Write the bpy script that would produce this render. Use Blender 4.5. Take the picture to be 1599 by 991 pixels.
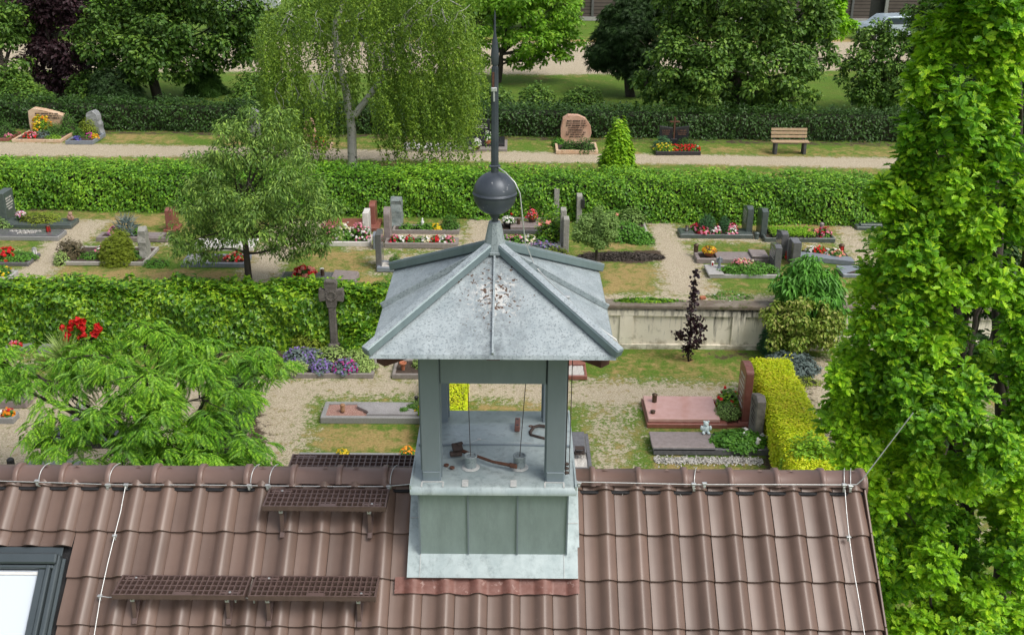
import bpy, math, random
import numpy as np
from mathutils import Matrix, Vector
RNG = np.random.default_rng(7); random.seed(7)
rad = math.radians
scn = bpy.context.scene
for o in list(bpy.data.objects): bpy.data.objects.remove(o)
COL = scn.collection

# ------------------------------------------------------------------ camera, sky, sun, exposure
FOC, PITCH, ROLL = 1700.0, rad(22.5), rad(0.4)
CAM = np.array([0.0, -8.1, 10.5])
Mc = Matrix.Rotation(math.pi/2 - PITCH, 3, 'X') @ Matrix.Rotation(ROLL, 3, 'Z')
MC = np.array(Mc)
cd = bpy.data.cameras.new('camera'); cam = bpy.data.objects.new('camera', cd); COL.objects.link(cam)
cd.sensor_width = 36; cd.lens = FOC/1599*36; cd.clip_start = 0.1; cd.clip_end = 2000
cam.matrix_world = Matrix.Translation(Vector(CAM)) @ Mc.to_4x4()
scn.camera = cam
w = bpy.data.worlds.new('World'); scn.world = w; w.use_nodes = True
nt = w.node_tree; bg = nt.nodes['Background']
sky = nt.nodes.new('ShaderNodeTexSky'); sky.sky_type = 'NISHITA'; sky.sun_disc = False
SUN_EL, SUN_AZ = 55.0, 125.0          # azimuth measured clockwise from +Y: behind the camera, to the right
sky.sun_elevation = rad(SUN_EL); sky.sun_rotation = rad(SUN_AZ)
sky.air_density = 1.0; sky.dust_density = 4.0; sky.ozone_density = 0.6
hs = nt.nodes.new('ShaderNodeHueSaturation'); hs.inputs['Saturation'].default_value = 0.45
nt.links.new(sky.outputs[0], hs.inputs['Color']); nt.links.new(hs.outputs[0], bg.inputs['Color'])
bg.inputs['Strength'].default_value = 0.15
sl = bpy.data.lights.new('sun', 'SUN'); sl.energy = 1.55; sl.angle = rad(25); sl.color = (1, .955, .89)
so = bpy.data.objects.new('sun', sl); COL.objects.link(so)
sd = Vector((math.sin(rad(SUN_AZ))*math.cos(rad(SUN_EL)), math.cos(rad(SUN_AZ))*math.cos(rad(SUN_EL)), math.sin(rad(SUN_EL))))
so.rotation_euler = sd.to_track_quat('Z', 'Y').to_euler()
vs = scn.view_settings; vs.view_transform = 'Standard'; vs.look = 'None'; vs.gamma = 1; vs.exposure = 0.30
vs.use_curve_mapping = False
scn.render.resolution_x = 1024; scn.render.resolution_y = 634
try:
    scn.cycles.max_bounces = 6; scn.cycles.diffuse_bounces = 3; scn.cycles.transmission_bounces = 4
except Exception: pass

# ------------------------------------------------------------------ where a sight line meets the ground, a wall plane or the roof
def ray(px, py): return MC @ np.array([(px-799.5)/FOC, -(py-495.5)/FOC, -1.0])
def P(px, py, z=0.0):
    d = ray(px, py); return CAM + d*(z-CAM[2])/d[2]
def PY(px, py, y):
    d = ray(px, py); return CAM + d*(y-CAM[1])/d[1]
def depth(p): return -(MC.T @ (np.asarray(p)-CAM))[2]
def ppm(p): return FOC/depth(p)
T = 1.10            # level of the upper terrace
R = 5.70            # ridge height
R0 = R-.05; AL = rad(39.4)
NRM = np.array([0, -math.sin(AL), math.cos(AL)]); DWN = np.array([0, -math.cos(AL), -math.sin(AL)])
def SL(x, s, h=0.0): return np.array([x, 0, R0]) + DWN*s + NRM*h
def SP(px, py, h=0.0):
    d = ray(px, py); o = SL(0, 0, h); t = np.dot(o-CAM, NRM)/np.dot(d, NRM); q = CAM+d*t
    return q[0], np.dot(q-o, DWN)

# ------------------------------------------------------------------ materials
def nodes(name):
    m = bpy.data.materials.new(name); m.use_nodes = True
    n = m.node_tree; b = n.nodes['Principled BSDF']; return m, n, b
def N(n, t, **kw):
    x = n.nodes.new(t)
    for k, v in kw.items():
        if k in x.inputs: x.inputs[k].default_value = v
        else: setattr(x, k, v)
    return x
def c4(c): return (c[0], c[1], c[2], 1)
def noise(n, scale, detail=4, rough=.6, vec=None):
    t = N(n, 'ShaderNodeTexNoise'); t.inputs['Scale'].default_value = scale; t.inputs['Detail'].default_value = detail
    t.inputs['Roughness'].default_value = rough
    if vec is not None: n.links.new(vec, t.inputs['Vector'])
    return t.outputs['Fac']
def ramp(n, fac, stops):
    r = N(n, 'ShaderNodeValToRGB'); n.links.new(fac, r.inputs['Fac'])
    e = r.color_ramp.elements
    while len(e) < len(stops): e.new(.5)
    for el, (p, c) in zip(e, stops): el.position = p; el.color = c4(c) if len(c) == 3 else c
    return r.outputs['Color']
def mix(n, fac, a, b, bt='MIX'):
    m = N(n, 'ShaderNodeMix', data_type='RGBA', blend_type=bt)
    for s, v in ((0, fac), (6, a), (7, b)):
        if isinstance(v, (int, float)): m.inputs[s].default_value = v
        elif isinstance(v, tuple): m.inputs[s].default_value = c4(v)
        else: n.links.new(v, m.inputs[s])
    return m.outputs[2]
def math_(n, op, a, b=None, c=None, clamp=False):
    m = N(n, 'ShaderNodeMath', operation=op, use_clamp=clamp)
    for i, v in enumerate((a, b, c)):
        if v is None: continue
        if isinstance(v, (int, float)): m.inputs[i].default_value = v
        else: n.links.new(v, m.inputs[i])
    return m.outputs[0]
def bump(n, b, h, s, d=.01):
    x = N(n, 'ShaderNodeBump'); x.inputs['Strength'].default_value = s; x.inputs['Distance'].default_value = d
    n.links.new(h, x.inputs['Height']); n.links.new(x.outputs[0], b.inputs['Normal'])
def objco(n): return N(n, 'ShaderNodeTexCoord').outputs['Object']
def pm(name, c1, c2=None, scale=6, rough=.6, metal=0, bmp=0, bs=None, c3=None, s3=60, lo=.35, hi=.65, island=0, spec=.5, f3=.5):
    m, n, b = nodes(name); co = objco(n)
    col = None
    if c2 is None: c2 = tuple(v*.8 for v in c1)
    f = noise(n, scale, 6, .65, co)
    col = ramp(n, f, [(lo, c1), (hi, c2)])
    if c3 is not None:
        g = noise(n, s3, 3, .7, co); fac = ramp(n, g, [(f3, (0, 0, 0)), (f3+.12, (1, 1, 1))]); col = mix(n, fac, col, c3)
    if island:
        gi = N(n, 'ShaderNodeNewGeometry').outputs['Random Per Island']
        v = math_(n, 'MULTIPLY_ADD', gi, island, 1-island/2); h = N(n, 'ShaderNodeHueSaturation'); n.links.new(v, h.inputs['Value']); n.links.new(col, h.inputs['Color']); col = h.outputs[0]
    n.links.new(col, b.inputs['Base Color'])
    b.inputs['Roughness'].default_value = rough; b.inputs['Metallic'].default_value = metal
    b.inputs['Specular IOR Level'].default_value = spec
    if bmp: bump(n, b, noise(n, bs or scale*4, 5, .7, co), bmp, .01)
    return m
def leafm(name, dark, light, tr=.25, cs=1.4, rough=.5, third=None):
    m, n, b = nodes(name); co = objco(n)
    gi = N(n, 'ShaderNodeNewGeometry').outputs['Random Per Island']
    f = math_(n, 'ADD', math_(n, 'MULTIPLY', gi, .55), math_(n, 'MULTIPLY', noise(n, cs, 3, .6, co), .75))
    st = [(.25, dark), (.85, light)]
    if third: st = [(.22, dark), (.66, light), (.92, third)]
    st = [(p_, (c_[0]*1.12, c_[1]*1.28, c_[2]*.8)) if c_[1] > c_[0] and c_[1] > c_[2]*1.5 else (p_, c_) for p_, c_ in st]
    col = ramp(n, f, st)
    n.links.new(col, b.inputs['Base Color']); b.inputs['Roughness'].default_value = rough; b.inputs['Specular IOR Level'].default_value = .35
    t = N(n, 'ShaderNodeBsdfTranslucent'); n.links.new(mix(n, .5, col, light), t.inputs['Color'])
    ms = N(n, 'ShaderNodeMixShader'); ms.inputs[0].default_value = tr
    n.links.new(b.outputs[0], ms.inputs[1]); n.links.new(t.outputs[0], ms.inputs[2])
    n.links.new(ms.outputs[0], n.nodes['Material Output'].inputs['Surface'])
    return m

MT = {}
MT['tile'] = pm('roof_tile_clay', (.155, .101, .078), (.130, .084, .065), 2.5, .40, c3=(.27, .20, .165), s3=24, f3=.70, island=.30)
MT['ridge'] = pm('ridge_tile_clay', (.195, .127, .105), (.165, .106, .087), 3, .42, island=.12)
MT['step'] = pm('painted_brown_steel', (.125, .083, .073), (.095, .062, .055), 12, .36)
MT['brush'] = pm('black_ridge_roll', (.012, .012, .014), (.02, .02, .022), 60, .8, bmp=.4)
MT['wire'] = pm('aluminium_wire', (.62, .63, .62), (.50, .51, .50), 20, .35, .5)
MT['clamp'] = pm('zinc_clamp', (.60, .62, .62), (.42, .44, .45), 40, .4, .5)
MT['spire'] = pm('dark_painted_metal', (.040, .052, .068), (.065, .078, .092), 9, .45, .2, c3=(.16, .18, .2), s3=28, f3=.66)
MT['rust'] = pm('rust', (.075, .032, .02), (.14, .06, .035), 30, .85, bmp=.6)
MT['darkrust'] = pm('dark_iron', (.03, .022, .02), (.07, .045, .035), 30, .7, bmp=.5)
MT['timber'] = pm('red_brown_timber', (.10, .035, .025), (.07, .026, .02), 10, .7)
MT['leadred'] = pm('red_lead_strip', (.16, .062, .045), (.21, .10, .08), 14, .55, bmp=.5, bs=12, c3=(.36, .24, .21), s3=18, f3=.6)
MT['grey_metal'] = pm('grey_window_metal', (.085, .105, .115), (.07, .088, .096), 3, .35, .4)
MT['plasterhouse'] = pm('house_plaster', (.55, .52, .45), (.48, .45, .38), 3, .85)
def zinc(name, c1, c2, streak=.5, speck=True, rough=.42):
    m, n, b = nodes(name); co = objco(n)
    mp = N(n, 'ShaderNodeMapping'); mp.inputs['Scale'].default_value = (1, 1, .28); n.links.new(co, mp.inputs['Vector'])
    col = ramp(n, noise(n, 5, 6, .7, mp.outputs[0]), [(.3, c1), (.7, c2)])
    dk = tuple(v*.45 for v in c1)
    s = ramp(n, noise(n, 11, 6, .75, mp.outputs[0]), [(.50, (0, 0, 0)), (.78, (streak,)*3)]); col = mix(n, s, col, dk)
    if speck:
        s = ramp(n, noise(n, 60, 3, .8, co), [(.53, (0, 0, 0)), (.62, (.8, .8, .8))]); col = mix(n, s, col, tuple(v*.5 for v in c1))
    n.links.new(col, b.inputs['Base Color']); b.inputs['Metallic'].default_value = .25; b.inputs['Roughness'].default_value = rough
    bump(n, b, noise(n, 4, 3, .5, co), .25, .02)
    return m
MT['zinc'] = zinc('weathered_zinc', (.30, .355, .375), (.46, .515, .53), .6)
MT['zincbatten'] = zinc('zinc_hip_cap', (.26, .31, .325), (.35, .40, .41), .3, True, .6)
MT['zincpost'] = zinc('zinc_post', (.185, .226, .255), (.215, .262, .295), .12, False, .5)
MT['zinchipshade'] = zinc('zinc_hip_shaded_side', (.15, .205, .22), (.20, .26, .27), .25, False, .5)  # cap sides darkened: the dark surroundings they reflect put into the colour
MT['zincpanel'] = zinc('zinc_panel_with_algae', (.225, .285, .285), (.31, .385, .395), .3, False, .28)
MT['zincfloor'] = zinc('zinc_floor', (.30, .37, .375), (.45, .52, .52), .8, False, .35)
def dropm():   # zinc face with bird droppings and dark wash near the top
    m = MT['zinc'].copy(); m.name = 'zinc_with_droppings'; n = m.node_tree; b = n.nodes['Principled BSDF']
    src = b.inputs['Base Color'].links[0].from_socket; co = objco(n)
    sx = N(n, 'ShaderNodeSeparateXYZ'); n.links.new(co, sx.inputs[0])
    dx = math_(n, 'DIVIDE', math_(n, 'ADD', sx.outputs[0], .0), .34); dz = math_(n, 'DIVIDE', math_(n, 'SUBTRACT', sx.outputs[2], 1.80), .20)
    rr = math_(n, 'SQRT', math_(n, 'ADD', math_(n, 'MULTIPLY', dx, dx), math_(n, 'MULTIPLY', dz, dz)))
    inside = math_(n, 'SUBTRACT', 1.0, rr, clamp=True)
    mp = N(n, 'ShaderNodeMapping'); mp.inputs['Scale'].default_value = (1, 1, .2); n.links.new(co, mp.inputs['Vector'])
    wide = math_(n, 'SUBTRACT', 1.0, math_(n, 'ABSOLUTE', math_(n, 'DIVIDE', sx.outputs[0], .34)), clamp=True)
    wash = math_(n, 'MULTIPLY', math_(n, 'MULTIPLY', wide, 1.0), ramp(n, noise(n, 14, 6, .75, mp.outputs[0]), [(.38, (0, 0, 0)), (.70, (1, 1, 1))]))
    col = mix(n, wash, src, (.12, .14, .15))
    wp = ramp(n, math_(n, 'ADD', noise(n, 30, 6, .85, co), math_(n, 'MULTIPLY', inside, .24)), [(.655, (0, 0, 0)), (.72, (.8, .8, .8))])
    col = mix(n, math_(n, 'MULTIPLY', wp, ramp(n, inside, [(0, (0, 0, 0)), (.15, (1, 1, 1))])), col, (.72, .70, .66))
    vo = N(n, 'ShaderNodeTexNoise'); vo.inputs['Scale'].default_value = 34; vo.inputs['Detail'].default_value = 3
    m2 = N(n, 'ShaderNodeMapping'); m2.inputs['Location'].default_value = (3, 7, 2); n.links.new(co, m2.inputs['Vector']); n.links.new(m2.outputs[0], vo.inputs['Vector'])
    bp = ramp(n, math_(n, 'ADD', vo.outputs['Fac'], math_(n, 'MULTIPLY', inside, .16)), [(.67, (0, 0, 0)), (.71, (1, 1, 1))])
    col = mix(n, math_(n, 'MULTIPLY', bp, ramp(n, inside, [(0, (0, 0, 0)), (.1, (1, 1, 1))])), col, (.10, .06, .04))
    n.links.new(col, b.inputs['Base Color']); return m
MT['zincdrop'] = dropm()
MT['solder'] = pm('solder_seam', (.55, .56, .54), (.40, .41, .40), 50, .6)

MT['bark'] = pm('bark', (.060, .048, .035), (.10, .085, .065), 8, .9, bmp=.8)
MT['barkdark'] = pm('dark_bark', (.030, .024, .018), (.055, .045, .034), 8, .9, bmp=.8)
MT['birch'] = pm('birch_bark', (.62, .60, .55), (.48, .46, .42), 4, .7, c3=(.05, .045, .04), s3=7, f3=.56)
MT['deadtwig'] = pm('bare_twig', (.50, .49, .45), (.38, .37, .34), 6, .8)
MT['soil'] = pm('bed_soil', (.040, .027, .019), (.075, .052, .037), 20, .95, bmp=1, bs=50)
MT['mulch'] = pm('dark_mulch', (.045, .035, .028), (.10, .085, .07), 30, .95, bmp=1, bs=60, c3=(.2, .17, .14), s3=40, f3=.62)
MT['redgravel'] = pm('red_gravel', (.32, .17, .13), (.22, .11, .085), 50, .9, bmp=1, bs=80, c3=(.48, .33, .28), s3=60)
MT['whitegravel'] = pm('white_gravel', (.62, .60, .56), (.40, .38, .34), 45, .85, bmp=1, bs=70)
MT['granite'] = pm('grey_granite', (.25, .25, .245), (.19, .19, .188), 25, .45, c3=(.36, .36, .35), s3=110)
MT['lightgranite'] = pm('light_granite', (.42, .41, .39), (.33, .32, .31), 14, .6, c3=(.22, .22, .21), s3=90, f3=.58)
MT['darkgranite'] = pm('dark_polished_granite', (.10, .10, .105), (.14, .14, .145), 12, .14, c3=(.2, .2, .21), s3=120, f3=.6)
MT['blackgranite'] = pm('black_granite', (.022, .023, .026), (.035, .036, .04), 10, .2)
MT['greengranite'] = pm('dark_green_granite', (.065, .085, .080), (.095, .115, .108), 12, .28, c3=(.15, .17, .165), s3=110, f3=.62)
MT['bluegranite'] = pm('blue_grey_granite', (.17, .195, .23), (.23, .255, .29), 12, .3, c3=(.33, .35, .38), s3=100, f3=.62)
MT['mauvegranite'] = pm('mauve_granite', (.20, .165, .155), (.27, .23, .22), 12, .5, c3=(.13, .11, .10), s3=90, f3=.6)
MT['pinkpolish'] = pm('pink_polished_granite', (.50, .29, .25), (.55, .34, .30), 6, .10, c3=(.55, .36, .32), s3=140, f3=.6)
MT['redgranite'] = pm('red_granite', (.22, .075, .055), (.27, .11, .085), 12, .35, c3=(.12, .05, .04), s3=100, f3=.6)
MT['pinkstone'] = pm('pink_sandstone', (.46, .26, .18), (.58, .38, .28), 2.4, .85, bmp=.5, c3=(.32, .15, .10), s3=6, f3=.62)
MT['sandstone'] = pm('banded_sandstone', (.52, .33, .20), (.62, .48, .34), 3, .85, bmp=.5, c3=(.33, .20, .12), s3=5, f3=.60)
MT['rockgrey'] = pm('rough_grey_rock', (.20, .21, .215), (.34, .35, .35), 5, .85, bmp=1, c3=(.11, .12, .12), s3=16, f3=.58)
MT['rockgreen'] = pm('rough_green_slate', (.13, .165, .16), (.24, .27, .255), 5, .8, bmp=1, c3=(.09, .075, .06), s3=9, f3=.6)
MT['oldstone'] = pm('old_weathered_stone', (.135, .12, .105), (.22, .20, .18), 8, .95, bmp=1, c3=(.30, .29, .26), s3=20, f3=.65)
MT['crossstone'] = pm('dark_weathered_stone', (.085, .075, .066), (.145, .132, .118), 8, .95, bmp=1, c3=(.24, .23, .20), s3=20, f3=.66)
MT['lichenstone'] = pm('lichened_pale_stone', (.36, .35, .31), (.26, .255, .225), 12, .95, bmp=1, c3=(.16, .16, .13), s3=25, f3=.58)
MT['whitestone'] = pm('white_stone', (.66, .64, .60), (.56, .54, .50), 8, .6)
MT['concrete'] = pm('pale_concrete_kerb', (.40, .38, .34), (.30, .285, .255), 14, .9, bmp=.5, c3=(.18, .17, .15), s3=20, f3=.62)
MT['graykerb'] = pm('grey_brown_kerb', (.20, .175, .16), (.26, .235, .215), 14, .7, c3=(.13, .115, .105), s3=60, f3=.6)
MT['bronze'] = pm('bronze', (.07, .045, .03), (.12, .08, .05), 20, .45, .6)
MT['inscr'] = pm('dark_inscription', (.03, .025, .022), (.05, .04, .035), 20, .6)
MT['inscrl'] = pm('pale_inscription', (.60, .58, .52), (.5, .48, .44), 20, .6)
MT['terracotta'] = pm('terracotta', (.42, .15, .075), (.34, .12, .06), 10, .8)
MT['blackpot'] = pm('black_bowl', (.02, .02, .022), (.035, .035, .037), 10, .4)
MT['redglass'] = pm('red_candle', (.45, .02, .02), (.3, .015, .015), 10, .3)
MT['white'] = pm('white_plastic', (.78, .77, .74), (.70, .69, .66), 10, .5)
MT['woodlog'] = pm('log_wood', (.34, .19, .10), (.22, .12, .06), 12, .8)
MT['bench'] = pm('bench_wood', (.42, .30, .18), (.34, .24, .14), 8, .7)
MT['benchleg'] = pm('dark_concrete', (.055, .055, .055), (.09, .09, .085), 8, .9)
MT['boards'] = pm('dark_weathered_boards', (.040, .031, .028), (.070, .055, .048), 2, .85)
MT['glass'] = pm('window_glass', (.03, .045, .06), (.04, .06, .08), 1, .06)
MT['rubber'] = pm('tyre_rubber', (.02, .02, .02), (.03, .03, .03), 5, .8)
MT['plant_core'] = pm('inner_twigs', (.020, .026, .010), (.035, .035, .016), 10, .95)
MT['figurine'] = pm('clay_figurine', (.38, .24, .17), (.26, .16, .11), 14, .7)
def wallm():
    m, n, b = nodes('old_render_wall'); co = objco(n)
    col = ramp(n, noise(n, 2.2, 6, .65, co), [(.3, (.80, .75, .63)), (.7, (.70, .65, .53))])
    sx = N(n, 'ShaderNodeSeparateXYZ'); n.links.new(co, sx.inputs[0])
    mp = N(n, 'ShaderNodeMapping'); mp.inputs['Scale'].default_value = (1, 1, .12); n.links.new(co, mp.inputs['Vector'])
    st = noise(n, 9, 5, .7, mp.outputs[0])
    h = math_(n, 'DIVIDE', math_(n, 'SUBTRACT', sx.outputs[2], .25), .8, clamp=True)          # stains run down from the coping
    xr = N(n, 'ShaderNodeMapRange', clamp=True); n.links.new(sx.outputs[0], xr.inputs[0]); xr.inputs[1].default_value = 3.9; xr.inputs[2].default_value = 5.4
    bias = math_(n, 'ADD', math_(n, 'MULTIPLY', math_(n, 'POWER', h, 3), .17), math_(n, 'MULTIPLY', math_(n, 'MULTIPLY', xr.outputs[0], h), .16))
    f = ramp(n, math_(n, 'ADD', st, bias), [(.58, (0, 0, 0)), (.80, (1, 1, 1))])
    col = mix(n, f, col, (.075, .070, .060))
    lo = math_(n, 'SUBTRACT', 1.0, math_(n, 'DIVIDE', sx.outputs[2], .3), clamp=True)
    f = ramp(n, math_(n, 'ADD', noise(n, 5, 4, .6, co), math_(n, 'MULTIPLY', lo, .22)), [(.58, (0, 0, 0)), (.8, (.7, .7, .7))]); col = mix(n, f, col, (.22, .19, .11))
    n.links.new(col, b.inputs['Base Color']); b.inputs['Roughness'].default_value = .9; bump(n, b, noise(n, 25, 4, .6, co), .3, .01); return m
MT['wall'] = wallm()
MT['coping'] = pm('mossy_coping', (.13, .10, .075), (.23, .20, .16), 4, .95, bmp=1, c3=(.08, .085, .03), s3=7, f3=.55)

LF = {}
LF['oak'] = leafm('oak_leaves', (.06, .15, .010), (.25, .46, .024), .34, .9, .45, third=(.46, .60, .04))
LF['oakdeep'] = leafm('oak_leaves_green', (.035, .10, .010), (.14, .32, .020), .32, .9, .45, third=(.38, .54, .035))
LF['silk'] = leafm('feathery_leaves', (.026, .085, .010), (.125, .28, .026), .24, 1.1, .5, third=(.33, .50, .06))
LF['cherry'] = leafm('olive_green_leaves', (.045, .095, .024), (.145, .23, .066), .2, 1.5, .45, third=(.28, .37, .10))
LF['birch'] = leafm('birch_leaves', (.050, .10, .018), (.145, .225, .036), .26, .9, .5, third=(.25, .33, .045))
LF['maple'] = leafm('dark_green_leaves', (.022, .052, .012), (.058, .118, .022), .12, .6, .5, third=(.13, .20, .04))
LF['beech'] = leafm('mid_green_leaves', (.030, .066, .014), (.085, .16, .032), .15, .5, .5, third=(.17, .25, .05))
LF['bright'] = leafm('bright_green_leaves', (.08, .18, .015), (.17, .33, .025), .25, .6, .5, third=(.24, .35, .04))
LF['lime'] = leafm('lime_leaves', (.13, .28, .01), (.28, .50, .02), .3, .6, .5)
LF['limedim'] = leafm('yellow_green_shrub_leaves', (.10, .22, .012), (.22, .38, .02), .28, 1.2, .5, third=(.33, .45, .03))
LF['shade'] = leafm('deep_green_leaves', (.012, .036, .008), (.035, .085, .015), .12, .8, .5)
LF['purple'] = leafm('purple_leaves', (.022, .010, .014), (.060, .028, .034), .1, .7, .5)
LF['sapling'] = leafm('dark_purple_leaves', (.018, .009, .012), (.035, .014, .020), .08, 2, .4)
LF['yew'] = leafm('yew_needles', (.012, .030, .012), (.035, .070, .022), .08, .8, .6)
LF['conifer'] = leafm('conifer_green', (.022, .060, .014), (.055, .115, .022), .1, .9, .6)
LF['hedge'] = leafm('hedge_leaves', (.036, .100, .013), (.115, .25, .025), .18, .55, .42, third=(.25, .40, .04))
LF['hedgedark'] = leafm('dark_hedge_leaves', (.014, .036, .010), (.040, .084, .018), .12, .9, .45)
LF['ivy'] = leafm('ivy_leaves', (.024, .070, .010), (.085, .19, .017), .15, 1.2, .38, third=(.27, .38, .03))
LF['yellowhedge'] = leafm('yellow_hedge_leaves', (.32, .40, .012), (.62, .64, .018), .3, 1.6, .5, third=(.74, .66, .05))
LF['yellowgreen'] = leafm('yellow_green_leaves', (.10, .22, .014), (.25, .40, .03), .25, 2, .5)
LF['gold'] = leafm('golden_conifer', (.10, .13, .015), (.22, .25, .03), .15, 3, .6)
LF['willow'] = leafm('grey_green_leaves', (.10, .165, .055), (.21, .29, .115), .25, 2, .5)
LF['blue'] = leafm('blue_green_leaves', (.075, .115, .105), (.15, .20, .185), .1, 2, .6)
LF['bluepine'] = leafm('blue_pine_needles', (.03, .085, .05), (.07, .15, .085), .1, 2, .6)
LF['pale'] = leafm('pale_variegated_leaves', (.16, .24, .08), (.36, .42, .20), .2, 4, .5)
LF['brownish'] = leafm('brown_shrub_leaves', (.07, .06, .03), (.15, .12, .06), .1, 3, .6)
LF['green'] = leafm('bedding_leaves', (.04, .12, .018), (.11, .24, .035), .2, 3, .5)
LF['box'] = leafm('box_leaves', (.035, .085, .016), (.08, .17, .03), .12, 4, .5)
LF['weepvar'] = leafm('variegated_weeping_leaves', (.07, .13, .025), (.22, .28, .05), .2, 1.5, .5, third=(.42, .42, .12))
LF['cedar'] = leafm('weeping_cypress_leaves', (.05, .16, .030), (.14, .32, .06), .25, 1.2, .5)
LF['grassblade'] = leafm('grass_blades', (.07, .14, .015), (.17, .26, .03), .25, .8, .6, third=(.33, .28, .08))
FC = {}
for k, c in dict(red=(.62, .012, .012), crimson=(.48, .01, .03), pink=(.72, .22, .32), mauve=(.45, .22, .38), white=(.8, .79, .74), yellow=(.75, .55, .02), orange=(.8, .28, .01),
                 lavender=(.28, .19, .50), magenta=(.55, .03, .30), salmon=(.78, .30, .22), cream=(.75, .68, .45), blue=(.12, .10, .45)).items():
    FC[k] = leafm(k+'_petals', tuple(v*.8 for v in c), c, .15, 5, .6)

# ------------------------------------------------------------------ mesh building
class MB:
    def __init__(s): s.V = []; s.F = []; s.n = 0
    def add(s, V, F, mat=0, smooth=False):
        V = np.asarray(V, float).reshape(-1, 3)
        Fs = F if isinstance(F, list) else [F]
        if Fs and not isinstance(Fs[0], np.ndarray):
            by = {}
            for f in Fs: by.setdefault(len(f), []).append(f)
            Fs = [np.array(v) for v in by.values()]
        for f in Fs: s.F.append((f+s.n, mat, smooth))
        s.V.append(V); s.n += len(V)
    def box(s, c, size, rz=0, bev=0, mat=0, rx=0, ry=0):
        h = np.array(size, float)/2; bev = min(bev, h.min()*.6); V = []; idx = {}
        if bev <= 0:
            for sx in (-1, 1):
                for sy in (-1, 1):
                    for sz in (-1, 1): idx[(sx, sy, sz)] = len(V); V.append((sx*h[0], sy*h[1], sz*h[2]))
            F = [(0, 1, 3, 2), (4, 6, 7, 5), (0, 4, 5, 1), (2, 3, 7, 6), (0, 2, 6, 4), (1, 5, 7, 3)]
        else:
            for sx in (-1, 1):
                for sy in (-1, 1):
                    for sz in (-1, 1):
                        for a in range(3):
                            q = [(h[i] if i == a else h[i]-bev)*(sx, sy, sz)[i] for i in range(3)]
                            idx[(sx, sy, sz, a)] = len(V); V.append(q)
            F = []
            for a in range(3):
                b_, c_ = (a+1) % 3, (a+2) % 3
                for sg in (-1, 1):
                    q = []
                    for u, v in ((-1, -1), (1, -1), (1, 1), (-1, 1)):
                        k = [0, 0, 0]; k[a] = sg; k[b_] = u; k[c_] = v; q.append(idx[(*k, a)])
                    F.append(tuple(q))
                for u in (-1, 1):
                    for v in (-1, 1):
                        k0 = [0, 0, 0]; k0[a] = -1; k0[b_] = u; k0[c_] = v; k1 = list(k0); k1[a] = 1
                        F.append((idx[(*k0, b_)], idx[(*k1, b_)], idx[(*k1, c_)], idx[(*k0, c_)]))
            for sx in (-1, 1):
                for sy in (-1, 1):
                    for sz in (-1, 1): F.append(tuple(idx[(sx, sy, sz, a)] for a in range(3)))
            V = np.array(V); G = []
            for f in F:
                p = V[list(f)]; nn = np.cross(p[1]-p[0], p[2]-p[0])
                G.append(f if np.dot(nn, p.mean(0)) > 0 else f[::-1])
            F = G
        V = np.array(V)
        Mx = np.array((Matrix.Rotation(rz, 3, 'Z') @ Matrix.Rotation(ry, 3, 'Y') @ Matrix.Rotation(rx, 3, 'X')))
        s.add(V @ Mx.T + np.array(c), F, mat)
    def obox(s, o, ux, uy, uz, bev=0, mat=0):      # box spanned from centre o by three full-length vectors
        a = [np.array(v, float) for v in (ux, uy, uz)]; L = [np.linalg.norm(v) for v in a]
        m = MB(); m.box((0, 0, 0), L, bev=bev); B = np.array([a[i]/L[i] for i in range(3)])
        V = np.concatenate(m.V) @ B + np.array(o)
        fl = np.linalg.det(B) < 0
        s.add(V, [f[0][:, ::-1] if fl else f[0] for f in m.F], mat)
    def tube(s, pts, rr, n=8, mat=0, cap=True):
        pts = np.array(pts, float); k = len(pts); rr = np.broadcast_to(np.array(rr, float), (k,))
        d = np.gradient(pts, axis=0); d /= np.linalg.norm(d, axis=1)[:, None]+1e-9
        up = np.array([0, 0, 1.]) if abs(d[0, 2]) < .9 else np.array([1., 0, 0]); V = []
        x = np.cross(d[0], up); x /= np.linalg.norm(x)
        a = np.arange(n)*2*math.pi/n
        for i in range(k):
            x = x-d[i]*np.dot(x, d[i]); x /= np.linalg.norm(x)+1e-9; y = np.cross(d[i], x)
            V.append(pts[i]+rr[i]*(np.cos(a)[:, None]*x+np.sin(a)[:, None]*y))
        F = [(i*n+j, i*n+(j+1) % n, (i+1)*n+(j+1) % n, (i+1)*n+j) for i in range(k-1) for j in range(n)]
        s.add(np.concatenate(V), F, mat, True)
        if cap:
            s.add(V[0], [tuple(range(n))[::-1]], mat); s.add(V[-1], [tuple(range(n))], mat)
    def lathe(s, prof, c=(0, 0, 0), n=20, mat=0, smooth=True, sx=1, sy=1):
        a = np.arange(n)*2*math.pi/n; V = [np.stack([r*np.cos(a)*sx, r*np.sin(a)*sy, np.full(n, z)], 1) for r, z in prof]
        F = [(i*n+j, i*n+(j+1) % n, (i+1)*n+(j+1) % n, (i+1)*n+j) for i in range(len(prof)-1) for j in range(n)]
        s.add(np.concatenate(V)+np.array(c), F, mat, smooth)
        for q, fl in ((0, True), (-1, False)):
            if prof[q][0] > 1e-4: s.add(V[q]+np.array(c), [tuple(range(n))[::-1] if fl else tuple(range(n))], mat)
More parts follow.
